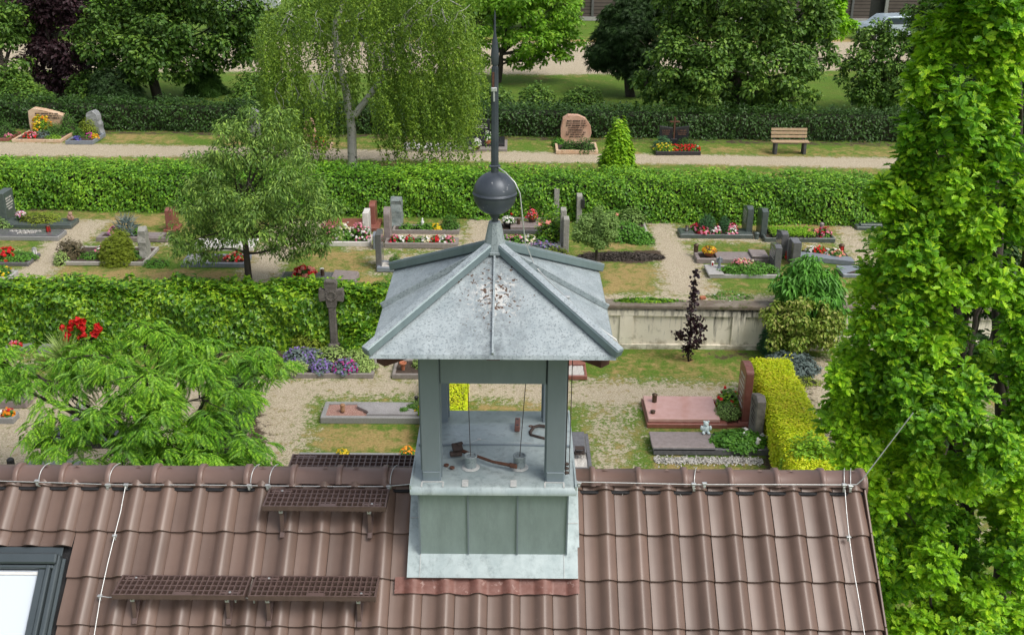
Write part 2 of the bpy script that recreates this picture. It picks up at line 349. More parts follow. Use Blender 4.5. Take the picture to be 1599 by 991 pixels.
    def prism(s, out, t, axis='x', c=(0, 0, 0), ch=0, mat=0, rz=0):   # outline (a, b) extruded by t along axis
        o = np.array(out, float); k = len(o)
        ar = np.sum(o[:, 0]*np.roll(o[:, 1], -1)-np.roll(o[:, 0], -1)*o[:, 1])
        if ar < 0: o = o[::-1]
        lay = [(-t/2, 0), (t/2, 0)] if ch <= 0 else [(-t/2, ch), (-t/2+ch, 0), (t/2-ch, 0), (t/2, ch)]
        cen = o.mean(0); V = []
        for d, ins in lay:
            v = o-cen; q = cen+v*(1-ins/np.maximum(np.abs(v).max(0), .01)) if ins else o
            if axis == 'x': V.append(np.stack([np.full(k, d), q[:, 0], q[:, 1]], 1))
            elif axis == 'y': V.append(np.stack([q[:, 0], np.full(k, -d), q[:, 1]], 1))
            else: V.append(np.stack([q[:, 0], q[:, 1], np.full(k, d)], 1))
        F = [(i*k+j, i*k+(j+1) % k, (i+1)*k+(j+1) % k, (i+1)*k+j) for i in range(len(lay)-1) for j in range(k)]
        F += [tuple(range(k))[::-1], tuple((len(lay)-1)*k+j for j in range(k))]
        Mx = np.array(Matrix.Rotation(rz, 3, 'Z')); s.add(np.concatenate(V) @ Mx.T+np.array(c), F, mat)
    def blob(s, c, r, n=10, m=7, j=0., mat=0):
        prof = [(max(math.sin(math.pi*i/m), .001), -math.cos(math.pi*i/m)) for i in range(m+1)]
        q = MB(); q.lathe(prof, n=n); V = np.concatenate(q.V)[:(m+1)*n]
        V = V*(1+RNG.uniform(-j, j, (len(V), 1)))*np.array(r)+np.array(c); s.add(V, [q.F[0][0]], mat, True)
    def build(s, name, mats, parent=None, loc=None):
        me = bpy.data.meshes.new(name); V = np.concatenate(s.V).astype(np.float32)
        if loc is not None: V = V-np.array(loc, np.float32)
        nl = sum(f[0].size for f in s.F); nf = sum(len(f[0]) for f in s.F)
        me.vertices.add(len(V)); me.vertices.foreach_set('co', V.ravel())
        me.loops.add(nl); me.polygons.add(nf)
        me.loops.foreach_set('vertex_index', np.concatenate([f[0].ravel() for f in s.F]).astype(np.int32))
        lens = np.concatenate([np.full(len(f[0]), f[0].shape[1]) for f in s.F]); st = np.concatenate([[0], np.cumsum(lens)[:-1]])
        me.polygons.foreach_set('loop_start', st.astype(np.int32))
        me.polygons.foreach_set('material_index', np.concatenate([np.full(len(f[0]), f[1]) for f in s.F]).astype(np.int32))
        me.polygons.foreach_set('use_smooth', np.concatenate([np.full(len(f[0]), f[2]) for f in s.F]))
        for m in (mats if isinstance(mats, (list, tuple)) else [mats]): me.materials.append(m)
        me.update(calc_edges=True); me.validate()
        o = bpy.data.objects.new(name, me); COL.objects.link(o)
        if parent is not None: o.parent = parent
        if loc is not None: o.location = loc
        return o
def tag(o, label=None, cat=None, group=None, kind=None):
    for k, v in (('label', label), ('category', cat), ('group', group), ('kind', kind)):
        if v: o[k] = v
    return o
def thing(name, label, cat, loc=(0, 0, 0), rz=0, group=None):
    o = bpy.data.objects.new(name, None); COL.objects.link(o); o.location = loc; o.rotation_euler = (0, 0, rz); o.empty_display_size = .1
    return tag(o, label, cat, group)

def each(m, name, mat, parent):
    # builds every separately added piece of m as a mesh of its own
    off = 0
    for v in m.V:
        q = MB(); q.V = [v]; q.n = len(v); q.F = [(f[0]-off, f[1], f[2]) for f in m.F if off <= f[0].min() < off+len(v)]; off += len(v); q.build(name, mat, parent)
# ------------------------------------------------------------------ foliage
def tmpl(halves, fold=.2, curl=0):
    V = []; F = []
    for sgn in (1, -1):
        b = len(V); V += [(sgn*x, y, abs(x)*fold-curl*y*y) for x, y in halves]
        f = tuple(range(b, b+len(halves))); F.append(f if sgn == 1 else f[::-1])
    return np.array(V, float), np.array(F)
TP = {}
TP['leaf'] = (np.array([(0, 0, 0), (.32, .45, .07), (0, 1, -.06), (-.32, .45, .07)]), np.array([(0, 1, 2, 3)]))
TP['round'] = (np.array([(0, 0, 0), (.42, .25, .06), (.36, .75, .04), (0, 1, -.05), (-.36, .75, .04), (-.42, .25, .06)]), np.array([(0, 1, 2, 3, 4, 5)]))
TP['long'] = (np.array([(0, 0, 0), (.16, .4, .04), (0, 1, -.12), (-.16, .4, .04)]), np.array([(0, 1, 2, 3)]))
TP['oak'] = tmpl([(0, 0), (.05, .14), (.17, .22), (.10, .31), (.28, .42), (.15, .52), (.37, .66), (.20, .75), (.27, .92), (.11, .95), (0, 1.08)], .28, .22)
TP['ivy'] = tmpl([(0, 0), (.40, .02), (.48, .35), (.22, .45), (.14, .8), (0, 1)], .15, .1)
def fr():
    V = []; F = []
    k = 13
    for i in range(k):
        y = .12+.82*i/k; z = -.45*y*y; L = .30*(1-.55*abs(i/k-.4)); wd = .030
        for sg in (1, -1):
            b = len(V); a = .62; dx = math.cos(a)*sg; dy = math.sin(a)
            V += [(0, y, z), (dx*L*.5-dy*wd*sg, y+dy*L*.5+dx*wd*sg, z-.015), (dx*L, y+dy*L, z-.09), (dx*L*.5+dy*wd*sg, y+dy*L*.5-dx*wd*sg, z-.015)]
            F.append((b, b+1, b+2, b+3))
    b = len(V); V += [(-.008, 0, 0), (.008, 0, 0), (.006, 1, -.45), (-.006, 1, -.45)]; F.append((b, b+1, b+2, b+3))
    return np.array(V, float), np.array(F)
TP['frond'] = fr()
def sp():
    V = []; F = []
    for i in range(5):
        a = (i-2)*.42; b = len(V); L = 1-.12*abs(i-2); dx, dy = math.sin(a), math.cos(a); w_ = .07
        V += [(0, 0, 0), (dx*L*.5+dy*w_, dy*L*.5-dx*w_, .03), (dx*L, dy*L, -.08), (dx*L*.5-dy*w_, dy*L*.5+dx*w_, .03)]; F.append((b, b+1, b+2, b+3))
    return np.array(V, float), np.array(F)
TP['spray'] = sp()
TP['blade'] = (np.array([(-.05, 0, 0), (.05, 0, 0), (0, 1, .25)]), np.array([(0, 1, 2)]))
TP['petal'] = (np.array([(-.5, -.5, .1), (.5, -.5, -.1), (.5, .5, .1), (-.5, .5, -.1)]), np.array([(0, 1, 2, 3)]))
def unit(v): return v/(np.linalg.norm(v, axis=-1, keepdims=True)+1e-9)
def rdir(n): return unit(RNG.normal(size=(n, 3)))
def leaves(mb, pos, nrm, size, tp='leaf', dirv=None, mat=0, jit=.35):
    """one leaf per position, lying across its normal and pointing along dirv"""
    V0, F0 = TP[tp]; n = len(pos)
    if n == 0: return
    if dirv is None: dirv = rdir(n)
    z = unit(nrm); y = unit(dirv-z*np.sum(dirv*z, 1)[:, None]); x = np.cross(y, z)
    sz = size*(1+RNG.uniform(-jit, jit, n)) if np.isscalar(size) else size
    V = pos[:, None, :]+sz[:, None, None]*(V0[None, :, 0, None]*x[:, None]+V0[None, :, 1, None]*y[:, None]+V0[None, :, 2, None]*z[:, None])
    F = (F0[None]+(np.arange(n)*len(V0))[:, None, None]).reshape(-1, F0.shape[1])
    mb.add(V.reshape(-1, 3), F, mat)
def clumps(blobs, per=1.0, sub=(.26, .42), fill=.55):
    """blobs: (centre, (rx,ry,rz)); gives smaller clumps over the shell and through the volume"""
    out = []
    for c, r in blobs:
        r = np.array(r, float); c = np.array(c, float); k = max(4, int(20*per))
        d = rdir(k); f = RNG.uniform(fill, 1.0, (k, 1))
        rs = RNG.uniform(sub[0], sub[1], k)*r.mean()
        for p, q in zip(c+d*r*f, rs): out.append((p, q))
    return out
def leafball(mb, cl, n, size, tp='leaf', up=.5, droop=0., out=.7, mat=0, flat=1.0, rnd=.55, side=None):
    """n leaves over the clumps (centre, radius)"""
    C_ = np.array([c for c, _ in cl]); R_ = np.array([r for _, r in cl]); wgt = R_**2; wgt /= wgt.sum()
    i = RNG.choice(len(cl), n, p=wgt); d = rdir(n); d[:, 2] = np.where(d[:, 2] < 0, d[:, 2]*RNG.choice([1, -1], n, p=[.6, .4]), d[:, 2])
    rr = R_[i, None]*RNG.uniform(.45, 1.05, (n, 1)); p = C_[i]+d*rr*np.array([1, 1, flat])
    nr = d*out+np.array([0, 0, up])+rdir(n)*rnd
    dv = d+rdir(n)*.6+np.array([0, 0, -droop])
    if side is not None: dv += np.array(side)
    leaves(mb, p, nr, size, tp, dv, mat)
def limb(mb, a, b, r0, r1, bend=.12, n=6, seg=6, mat=0, sag=0):
    a, b = np.array(a, float), np.array(b, float); L = np.linalg.norm(b-a); o = rdir(1)[0]*L*bend
    t = np.linspace(0, 1, seg)[:, None]; p = a+(b-a)*t+o*np.sin(math.pi*t)+np.array([0, 0, sag*L])*np.sin(math.pi*t)
    mb.tube(p, np.linspace(r0, r1, seg), n, mat); return p
def tree(name, label, cat, base, blobs, lf, n, size, tp='leaf', tr=.12, bark='bark', top=None, per=1., up=.5, droop=.2, group=None, sub=(.26, .42), flat=.8, stems=1, fill=.55, twigs=True, out=.7, rnd=.55):
    base = np.array(base, float); o = thing(name, label, cat, base, group=group)
    B = [(np.array(c, float)-base, r) for c, r in blobs]
    cen = np.mean([c for c, _ in B], 0)
    if top is None: top = np.array([cen[0]*.7, cen[1]*.7, cen[2]*1.0])
    else: top = np.array(top, float)-base
    tb = MB()
    for s in range(stems):
        off = np.array([RNG.uniform(-.3, .3), RNG.uniform(-.2, .2), 0]) if stems > 1 else np.zeros(3)
        tp_ = top+off*3
        tk = limb(tb, off+np.array([0, 0, -.1]), tp_, tr*1.15, tr*.45, .05, 9, 8)
        sel = B[s::stems]
        for c, r in sel:
            j = int(np.clip(3+4*(c[2]/max(top[2], .1))*.6, 2, 6)); limb(tb, tk[j], c, tr*.42, tr*.1, .12, 6, 6)
            if twigs:
                for q in range(4): limb(tb, c+rdir(1)[0]*.1, c+rdir(1)[0]*np.array(r)*.85, tr*.13, tr*.03, .1, 4, 4)
    tb.build('trunk', MT[bark], o)
    cb = MB(); leafball(cb, clumps(B, per, sub, fill), n, size, tp, up, droop, out=out, flat=flat, rnd=rnd); cb.build('crown', LF[lf], o)
    return o
def pxblobs(spec, Y, zoff=0):
    """(px, py, rx, ry[, dy]) ellipses seen at distance plane Y turned into real ellipsoids there"""
    out = []
    for q in spec:
        y = Y+(q[4] if len(q) > 4 else 0); c = PY(q[0], q[1], y); k = ppm(c); out.append((c, (q[2]/k, max(q[2], q[3])/k*.9, q[3]/k/.93)))
    return out
def shrub(name, label, cat, pos, r, lf, size, n, tp='leaf', shape='dome', fl=(), group=None, core=True, droop=0, up=.6, bare=False):
    """small plant: r=(rx, ry, height)"""
    pos = np.array(pos, float); o = thing(name, label, cat, pos, group=group); rx, ry, h = r
    def pts(k, sh=1.0):
        a = RNG.uniform(0, 2*math.pi, k)
        if shape == 'cone':
            t = 1-np.sqrt(RNG.uniform(0, 1, k)); rr = (1-t)*(.85+.15*np.sin(a*5+t*9)); z = t*h*sh
            p = np.stack([rx*rr*np.cos(a), ry*rr*np.sin(a), z], 1); d = np.stack([np.cos(a), np.sin(a), np.full(k, .5)], 1)
        elif shape == 'plume':
            t = 1-np.sqrt(RNG.uniform(0, 1, k)); rr = (1-t)**.62*(.82+.18*np.sin(a*4+t*11)*np.cos(a*7-t*5)); z = t*h*(1+.07*np.sin(a*3)); p = np.stack([rx*rr*np.cos(a), ry*rr*np.sin(a), z], 1); d = np.stack([np.cos(a), np.sin(a), np.full(k, .6)], 1)
        elif shape == 'ball':
            d = rdir(k); f = 1+.10*np.sin(d[:, 0]*7+1)*np.cos(d[:, 2]*6+a*0); p = d*np.array([rx, ry, h/2])*f[:, None]*sh+np.array([0, 0, h/2])
        elif shape == 'col':
            t = RNG.uniform(0, 1, k); rr = np.sqrt(np.clip(1-np.abs(2*t-.8)**3*.8, .05, 1)); p = np.stack([rx*rr*np.cos(a), ry*rr*np.sin(a), t*h], 1); d = np.stack([np.cos(a), np.sin(a), np.full(k, .3)], 1)
        elif shape == 'flat':
            rr = np.sqrt(RNG.uniform(0, 1, k)); x = np.cos(a)*rr; y = np.sin(a)*rr; sq = np.maximum(np.abs(x), np.abs(y)); 
            p = np.stack([RNG.uniform(-rx, rx, k), RNG.uniform(-ry, ry, k), h*(.45+.55*RNG.uniform(0, 1, k))], 1); d = np.stack([x*.2, y*.2, np.ones(k)], 1)
        else:
            d = rdir(k); d[:, 2] = np.abs(d[:, 2]); f = 1+.13*np.sin(d[:, 0]*8+pos[0])*np.cos(d[:, 1]*7+pos[1])
            p = d*np.array([rx, ry, h])*f[:, None]*sh
        return p, unit(d)
    mb = MB(); p, d = pts(n); p = p*RNG.uniform(.78, 1.04, (n, 1))
    leaves(mb, p, d*.7+np.array([0, 0, up])+rdir(n)*.5, size, tp, d+rdir(n)*.6+np.array([0, 0, -droop]), 0)
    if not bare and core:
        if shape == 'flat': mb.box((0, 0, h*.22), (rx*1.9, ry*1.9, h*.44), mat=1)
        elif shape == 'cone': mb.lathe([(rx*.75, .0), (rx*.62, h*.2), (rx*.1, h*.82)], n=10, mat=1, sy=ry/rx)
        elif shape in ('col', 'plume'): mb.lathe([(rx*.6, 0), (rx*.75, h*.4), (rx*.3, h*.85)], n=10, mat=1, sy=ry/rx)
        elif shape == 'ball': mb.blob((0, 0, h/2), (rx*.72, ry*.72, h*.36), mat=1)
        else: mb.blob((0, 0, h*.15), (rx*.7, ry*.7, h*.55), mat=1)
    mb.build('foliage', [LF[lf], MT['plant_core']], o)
    for k, (fc, nf, fs) in enumerate(fl):
        fb = MB(); p, d = pts(nf); d = unit(d+np.array([0, 0, .6])); p = p*1.05+d*fs*.4
        for q in range(3): leaves(fb, p+rdir(nf)*fs*.3, d+rdir(nf)*.6, fs, 'petal', None, 0)
        fb.build('blossom', FC[fc], o)
    if shape in ('ball', 'col', 'cone') and h > .5:
        sb = MB(); sb.tube([(0, 0, -.03), (0, 0, h*.5)], [.03, .02], 6); sb.build('stem', MT['bark'], o)
    return o
def hedge(name, label, cat, A, B, th, h, lf, size, n, tp='leaf', wob=.07, mats=None, z0=0, topfuzz=.05, back=True, topbias=.35):
    A = np.array(A, float); B = np.array(B, float); L = np.linalg.norm((B-A)[:2]); ux = (B-A)/L; ux[2] = 0; uy = np.array([-ux[1], ux[0], 0]); o = thing(name, label, cat, A)
    mb = MB()
    def put(k, face):
        if k <= 0: return
        u = RNG.uniform(0, L, k); v = RNG.uniform(0, 1, k); wv = np.sin(u*2.3+v*3)*wob*.5+np.sin(u*5.1+v*7+1)*wob*.4+RNG.normal(0, wob*.35, k)
        rnd_ = .10
        if face == 'front': y = -wv+rnd_*np.clip((v-.85)/.15, 0, 1)**2; z = v*h; d = -uy
        elif face == 'back': y = th+wv; z = v*h; d = uy
        elif face == 'top': y = v*th; z = h+wv*.8+RNG.uniform(-topfuzz, topfuzz, k)-rnd_*(np.clip(1-v*th/.12, 0, 1)**2); d = np.array([0, 0, 1.])
        else:
            y = v*th; z = RNG.uniform(0, h, k); u = np.full(k, -.02 if face == 'left' else L+.02)+wv; d = -ux if face == 'left' else ux
        p = ux*u[:, None]+uy*y[:, None]+np.array([0, 0, 1.])*z[:, None]+rdir(k)*.015
        dv = rdir(k)*.7+(np.array([0, 0, -.7]) if face != 'top' else 0)
        leaves(mb, p, d*.9+np.array([0, 0, .45])+rdir(k)*.6, size, tp, dv, 0)
    def tufts(k):
        u = RNG.uniform(0, L, k); top_ = RNG.uniform(0, 1, k) < .6; y = np.where(top_, RNG.uniform(0, th, k), -.03); z = np.where(top_, h+RNG.uniform(.02, .16, k), RNG.uniform(.15*h, h, k))
        c_ = ux*u[:, None]+uy*y[:, None]+np.array([0, 0, 1.])*z[:, None]; c_ = np.repeat(c_, 9, 0)+rdir(9*k)*RNG.uniform(.02, .10, (9*k, 1)); leaves(mb, c_, rdir(9*k)*.7+np.array([0, 0, .6])-uy*.4, size*1.05, tp, rdir(9*k), 0)
    tufts(int(L*th*(9 if wob > .06 else 2)))
    at, af, ae = th*L, h*L, th*h; tot = at+af+2*ae+(af*.4 if back else 0)
    put(int(n*at/tot), 'top'); put(int(n*af/tot), 'front'); put(int(n*ae/tot), 'left'); put(int(n*ae/tot), 'right')
    if back: put(int(n*af*.4/tot), 'back')
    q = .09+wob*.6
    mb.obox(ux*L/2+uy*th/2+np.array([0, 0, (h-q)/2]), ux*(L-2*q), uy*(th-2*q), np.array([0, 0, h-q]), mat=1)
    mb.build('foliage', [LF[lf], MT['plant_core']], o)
    return o

# ------------------------------------------------------------------ ground: two levels with gravel, grass, dry grass and soil
def inpoly(X, Y, poly):
    poly = np.array(poly, float); ins = np.zeros(X.shape, bool); dmin = np.full(X.shape, 1e9); k = len(poly)
    for i in range(k):
        x1, y1 = poly[i]; x2, y2 = poly[(i+1) % k]
        cr = ((y1 > Y) != (y2 > Y)) & (X < (x2-x1)*(Y-y1)/(y2-y1+1e-12)+x1); ins ^= cr
        t = np.clip(((X-x1)*(x2-x1)+(Y-y1)*(y2-y1))/((x2-x1)**2+(y2-y1)**2+1e-12), 0, 1)
        dmin = np.minimum(dmin, np.hypot(X-x1-t*(x2-x1), Y-y1-t*(y2-y1)))
    return np.where(ins, dmin, -dmin)
def mask(X, Y, polys, z, soft=.12):
    m = np.zeros(X.shape)
    for p in polys:
        wv = 1.0
        if isinstance(p, tuple): p, wv = p
        w_ = [P(a, b, z)[:2] for a, b in p]; m = np.maximum(m, np.clip(.5+inpoly(X, Y, w_)/(2*soft), 0, 1)*wv)
    return m
def groundm(name, band=None):
    m, n, b = nodes(name); co = objco(n)
    at = lambda k: N(n, 'ShaderNodeAttribute', attribute_name=k).outputs['Fac']
    g1 = noise(n, 1.1, 6, .65, co); g2 = noise(n, 22, 4, .7, co); g3 = noise(n, 5, 5, .7, co)
    green = ramp(n, g2, [(.3, (.060, .130, .014)), (.7, (.14, .235, .028))])
    green = mix(n, ramp(n, g1, [(.45, (0, 0, 0)), (.7, (.6, .6, .6))]), green, (.15, .17, .035))
    dry = ramp(n, g2, [(.3, (.24, .17, .060)), (.7, (.44, .335, .14))])
    fd = math_(n, 'ADD', at('dry'), math_(n, 'MULTIPLY', math_(n, 'SUBTRACT', math_(n, 'ADD', math_(n, 'MULTIPLY', g3, .6), math_(n, 'MULTIPLY', g1, .4)), .5), 2.6))
    grass = mix(n, ramp(n, fd, [(.35, (0, 0, 0)), (.72, (1, 1, 1))]), green, dry)
    gv = ramp(n, noise(n, 30, 4, .8, co), [(.32, (.22, .18, .125)), (.5, (.45, .385, .275)), (.68, (.65, .58, .45))])
    gv = mix(n, ramp(n, g3, [(.5, (0, 0, 0)), (.75, (.35, .35, .35))]), gv, (.27, .21, .14))
    fg = math_(n, 'ADD', at('gravel'), math_(n, 'MULTIPLY', math_(n, 'SUBTRACT', math_(n, 'ADD', math_(n, 'MULTIPLY', g3, .5), math_(n, 'MULTIPLY', noise(n, 14, 5, .8, co), .5)), .5), -3.4))
    col = mix(n, ramp(n, fg, [(.36, (0, 0, 0)), (.60, (1, 1, 1))]), grass, gv)
    so_ = ramp(n, noise(n, 35, 5, .8, co), [(.3, (.035, .025, .018)), (.6, (.10, .072, .05)), (.75, (.19, .15, .11))])
    fs = math_(n, 'ADD', at('soil'), math_(n, 'MULTIPLY', math_(n, 'SUBTRACT', g3, .5), 1.6)); col = mix(n, ramp(n, fs, [(.42, (0, 0, 0)), (.62, (1, 1, 1))]), col, so_)
    n.links.new(col, b.inputs['Base Color']); b.inputs['Roughness'].default_value = .95; b.inputs['Specular IOR Level'].default_value = .2
    bump(n, b, noise(n, 28, 5, .8, co), .9, .03); return m
GM = groundm('ground_cover')
def sheet(name, x0, x1, y0, y1, st, z, attrs):
    xs = np.arange(x0, x1+st*.5, st); ys = np.arange(y0, y1+st*.5, st); X, Y = np.meshgrid(xs, ys); nx, ny = len(xs), len(ys)
    mb = MB(); i = np.arange(nx*ny).reshape(ny, nx); F = np.stack([i[:-1, :-1], i[:-1, 1:], i[1:, 1:], i[1:, :-1]], -1).reshape(-1, 4)
    Z = np.full(X.shape, z)+.012*np.sin(X*1.3+Y*.7)*np.cos(Y*1.9-X*.4)
    mb.add(np.stack([X, Y, Z], -1).reshape(-1, 3), F, 0, True); o = mb.build(name, GM)
    A = {}
    for k in ('gravel', 'dry', 'soil'):
        v = attrs[k](X, Y) if k in attrs else np.zeros(X.shape)
        A[k] = v; a = o.data.attributes.new(k, 'FLOAT', 'POINT'); a.data.foreach_set('value', v.ravel().astype(np.float32))
    tag(o, kind='structure'); return o, (xs, ys, A)
low_gravel = [([(-200, 600), (500, 585), (930, 590), (1200, 600), (1250, 640), (950, 640), (655, 622), (500, 625), (480, 700), (400, 770), (-300, 790), (-300, 600)], .74),
              ([(380, 590), (510, 590), (500, 660), (470, 770), (370, 770)], .66), ([(590, 540), (620, 540), (615, 600), (588, 600)], 1), ([(895, 590), (1010, 600), (1010, 700), (1000, 770), (900, 770)], .50),
              ([(1225, 560), (1300, 560), (1340, 700), (1290, 700)], 1), ([(1300, 480), (1700, 480), (1800, 900), (1350, 900)], .34), ([(-300, 548), (60, 548), (60, 600), (-300, 600)], .5)]
low_dry = [([(500, 664), (655, 664), (655, 706), (480, 706)], .72), ([(735, 626), (860, 626), (860, 655), (735, 655)], .6), ([(1000, 705), (1200, 705), (1210, 760), (1000, 760)], .55),
           ([(960, 545), (1190, 545), (1190, 600), (930, 600)], .48), ([(0, 530), (430, 530), (430, 560), (0, 560)], .45)]
low_soil = [([(1195, 640), (1215, 640), (1260, 760), (1190, 760)], .9), ([(375, 610), (410, 610), (425, 700), (375, 740)], .75), ([(1100, 545), (1200, 545), (1200, 565), (1090, 565)], .52), ([(1190, 560), (1260, 560), (1290, 640), (1240, 640)], .5),
            ([(400, 525), (460, 525), (445, 560), (400, 560)], .7), ([(460, 520), (600, 520), (600, 545), (460, 545)], .9), ([(1195, 700), (1290, 700), (1290, 780), (1195, 780)], .9)]
LOW, lowA = sheet('ground', -22, 22, 5, 15.6, .07, 0, dict(gravel=lambda X, Y: mask(X, Y, low_gravel, 0, .5), dry=lambda X, Y: np.maximum(mask(X, Y, low_dry, 0, .3), .36), soil=lambda X, Y: mask(X, Y, low_soil, 0, .3)))
up_gravel = [([(-60, 462), (250, 462), (300, 447), (110, 447), (75, 430), (175, 345), (108, 342), (20, 430), (-60, 440)], .95), ([(365, 460), (425, 460), (450, 400), (540, 345), (440, 345), (390, 400)], .9),
             ([(700, 420), (725, 380), (738, 334), (785, 334), (785, 400), (760, 440)], 1), ([(1035, 462), (1120, 462), (1098, 410), (1062, 375), (1046, 342), (1008, 342), (1025, 400)], .95),
             ([(1295, 343), (1335, 343), (1370, 400), (1370, 440), (1335, 430)], .8), ([(590, 358), (590, 390), (725, 392), (725, 355)], .8), ([(930, 460), (1330, 460), (1330, 476), (930, 472)], .85), ([(0, 455), (600, 455), (600, 475), (0, 475)], .8),
             ([(1050, 358), (1195, 358), (1195, 381), (1050, 378)], .7), ([(1185, 362), (1320, 365), (1320, 384), (1185, 384)], .7), ([(575, 395), (700, 395), (700, 430), (575, 430)], .62), ([(540, 378), (600, 378), (600, 392), (540, 392)], .7), ([(130, 376), (275, 376), (275, 384), (130, 384)], .55),
             ([(-80, 221), (300, 229), (800, 238), (1100, 243), (1700, 252), (1700, 270), (1100, 256), (800, 252), (300, 245), (-80, 241)], 1.15)]
up_dry = [([(90, 413), (385, 418), (385, 450), (60, 450)], .72), ([(480, 385), (590, 390), (620, 450), (470, 450)], .6), ([(590, 392), (740, 392), (740, 420), (600, 420)], .55), ([(930, 408), (1035, 405), (1045, 462), (920, 462)], .62),
          ([(900, 372), (1015, 372), (1020, 395), (900, 395)], .6), ([(150, 330), (270, 330), (270, 360), (160, 358)], .7), ([(1190, 338), (1330, 342), (1330, 362), (1190, 356)], .7), ([(1090, 380), (1330, 384), (1330, 394), (1090, 392)], .35),
          ([(150, 205), (300, 208), (300, 228), (140, 226)], .5), ([(1090, 225), (1420, 232), (1420, 250), (1090, 244)], .5), ([(330, 215), (760, 225), (760, 236), (330, 230)], .5), ([(0, 246), (1400, 268), (1400, 284), (0, 262)], .35), ([(1100, 435), (1230, 435), (1230, 465), (1100, 465)], .15)]
up_soil = [([(910, 394), (1030, 391), (1042, 405), (1000, 412), (915, 408)], 1.0), ([(0, 322), (1400, 342), (1400, 350), (0, 330)], .55), ([(150, 203), (1400, 222), (1400, 230), (150, 210)], .55), ([(440, 430), (460, 430), (460, 450), (440, 450)], .4)]
UP, upA = sheet('terrace_ground', -26, 26, 15.45, 33.5, .09, T, dict(gravel=lambda X, Y: mask(X, Y, up_gravel, T, .4), dry=lambda X, Y: np.maximum(mask(X, Y, up_dry, T, .6)*1.08, .40), soil=lambda X, Y: mask(X, Y, up_soil, T, .2)))
far_gravel = [([(-400, 66), (2000, 66), (2000, 92), (1200, 112), (850, 115), (-400, 104)], 1.2)]
far_dry = [([(300, 114), (2000, 114), (2000, 126), (850, 126), (300, 118)], .45), ([(600, 58), (2000, 58), (2000, 78), (600, 78)], .8)]
FAR, farA = sheet('park_ground', -110, 110, 33.5, 180, .9, T-.02, dict(gravel=lambda X, Y: mask(X, Y, far_gravel, T, .5), dry=lambda X, Y: np.maximum(mask(X, Y, far_dry, T, 1.5), -.35)))
mb = MB()      # the wide ground beyond and around
mb.add([(-600, -300, -.05), (600, -300, -.05), (600, 15.4, -.05), (-600, 15.4, -.05)], [(0, 1, 2, 3)]); mb.add([(-600, 15.4, T-.06), (600, 15.4, T-.06), (600, 900, T-.06), (-600, 900, T-.06)], [(0, 1, 2, 3)])
tag(mb.build('surrounding_ground', pm('far_grass', (.09, .14, .02), (.15, .19, .04), .4, .95)), kind='structure')
# blades of grass and weeds
def blades(name, A_, z, n, h, label, gthr=.45):
    xs, ys, A = A_; q = MB(); x = RNG.uniform(xs[0], xs[-1], n); y = RNG.uniform(ys[0], ys[-1], n)
    i = np.clip(((x-xs[0])/(xs[1]-xs[0])).astype(int), 0, len(xs)-1); j = np.clip(((y-ys[0])/(ys[1]-ys[0])).astype(int), 0, len(ys)-1)
    pr = (1-A['gravel'][j, i])*(1-A['soil'][j, i])*(1-.75*A['dry'][j, i]); tuft = .5+.5*np.sin(x*2.1+np.sin(y*1.7)*2)*np.sin(y*2.6+np.sin(x*1.3)*2)
    pr = np.maximum(pr*(.25+.75*tuft), .12*(tuft > .72)*(A['gravel'][j, i] < .97)); k = RNG.uniform(0, 1, n) < pr; p = np.stack([x, y, np.full(n, z)], 1)[k]
    nr = rdir(len(p)); nr[:, 2] *= .2; leaves(q, p, nr, h, 'blade', np.array([0, 0, 1.])+rdir(len(p))*.6)
    o = q.build(name, LF['grassblade']); tag(o, label, 'grass', kind='stuff')
blades('grass', lowA, 0, 70000, .06, 'short weedy grass growing through the lower gravel')
blades('lawn_grass', upA, T, 130000, .06, 'short grass between the graves of the upper terrace')

# ------------------------------------------------------------------ retaining wall
WA = P(-420, 524.5, 0); WBx = P(1600, 551.6, 0)
o = thing('retaining_wall', 'pale stained rendered wall with recessed panels holding up the terrace', 'wall', (0, 0, 0))
yw = lambda x: WA[1]+(WBx[1]-WA[1])*(x-WA[0])/(WBx[0]-WA[0])
mb = MB(); x0, x1 = WA[0]-3, WBx[0]+3; ang = math.atan2(yw(x1)-yw(x0), x1-x0); ux = np.array([math.cos(ang), math.sin(ang), 0]); uy = np.array([-ux[1], ux[0], 0])
c = np.array([(x0+x1)/2, yw((x0+x1)/2), 0]); L = x1-x0
mb.obox(c+uy*.16+np.array([0, 0, T/2-.06]), ux*L, uy*.26, np.array([0, 0, T-.02]))
px_ = [P(a, 543, 0)[0] for a in (988, 1218)]; step = 2.62; k0 = px_[0]-.18
xx = k0-step*6
mb.obox(c+np.array([0, 0, T-.20])+uy*.005, ux*L, uy*.05, np.array([0, 0, .13]))
mb.obox(c+np.array([0, 0, .04])+uy*.0, ux*L, uy*.06, np.array([0, 0, .14]))
while xx < x1-1:
    q = np.array([xx, yw(xx), 0]); mb.obox(q+np.array([0, 0, (T-.265+.11)/2])+uy*.008, ux*.30, uy*.045, np.array([0, 0, T-.265-.11])); xx += step
mb.build('wall_face', MT['wall'], o)
mb = MB(); mb.obox(c+uy*.14+np.array([0, 0, T-.035]), ux*L, uy*.40, np.array([0, 0, .10]), bev=.02); mb.build('coping', MT['coping'], o)
# ivy over the left run of the wall
ia = P(-200, 527, 0); ib = P(607, 538, 0)
A_ = np.array([ia[0], yw(ia[0]), 0])-uy*.34; B_ = np.array([ib[0]+.1, yw(ib[0]), 0])-uy*.34
hedge('ivy_hedge', 'thick dark green ivy covering the left length of the retaining wall', 'ivy', A_, B_, .86, 1.36, 'ivy', .105, 42000, 'ivy', wob=.12, topfuzz=.09)

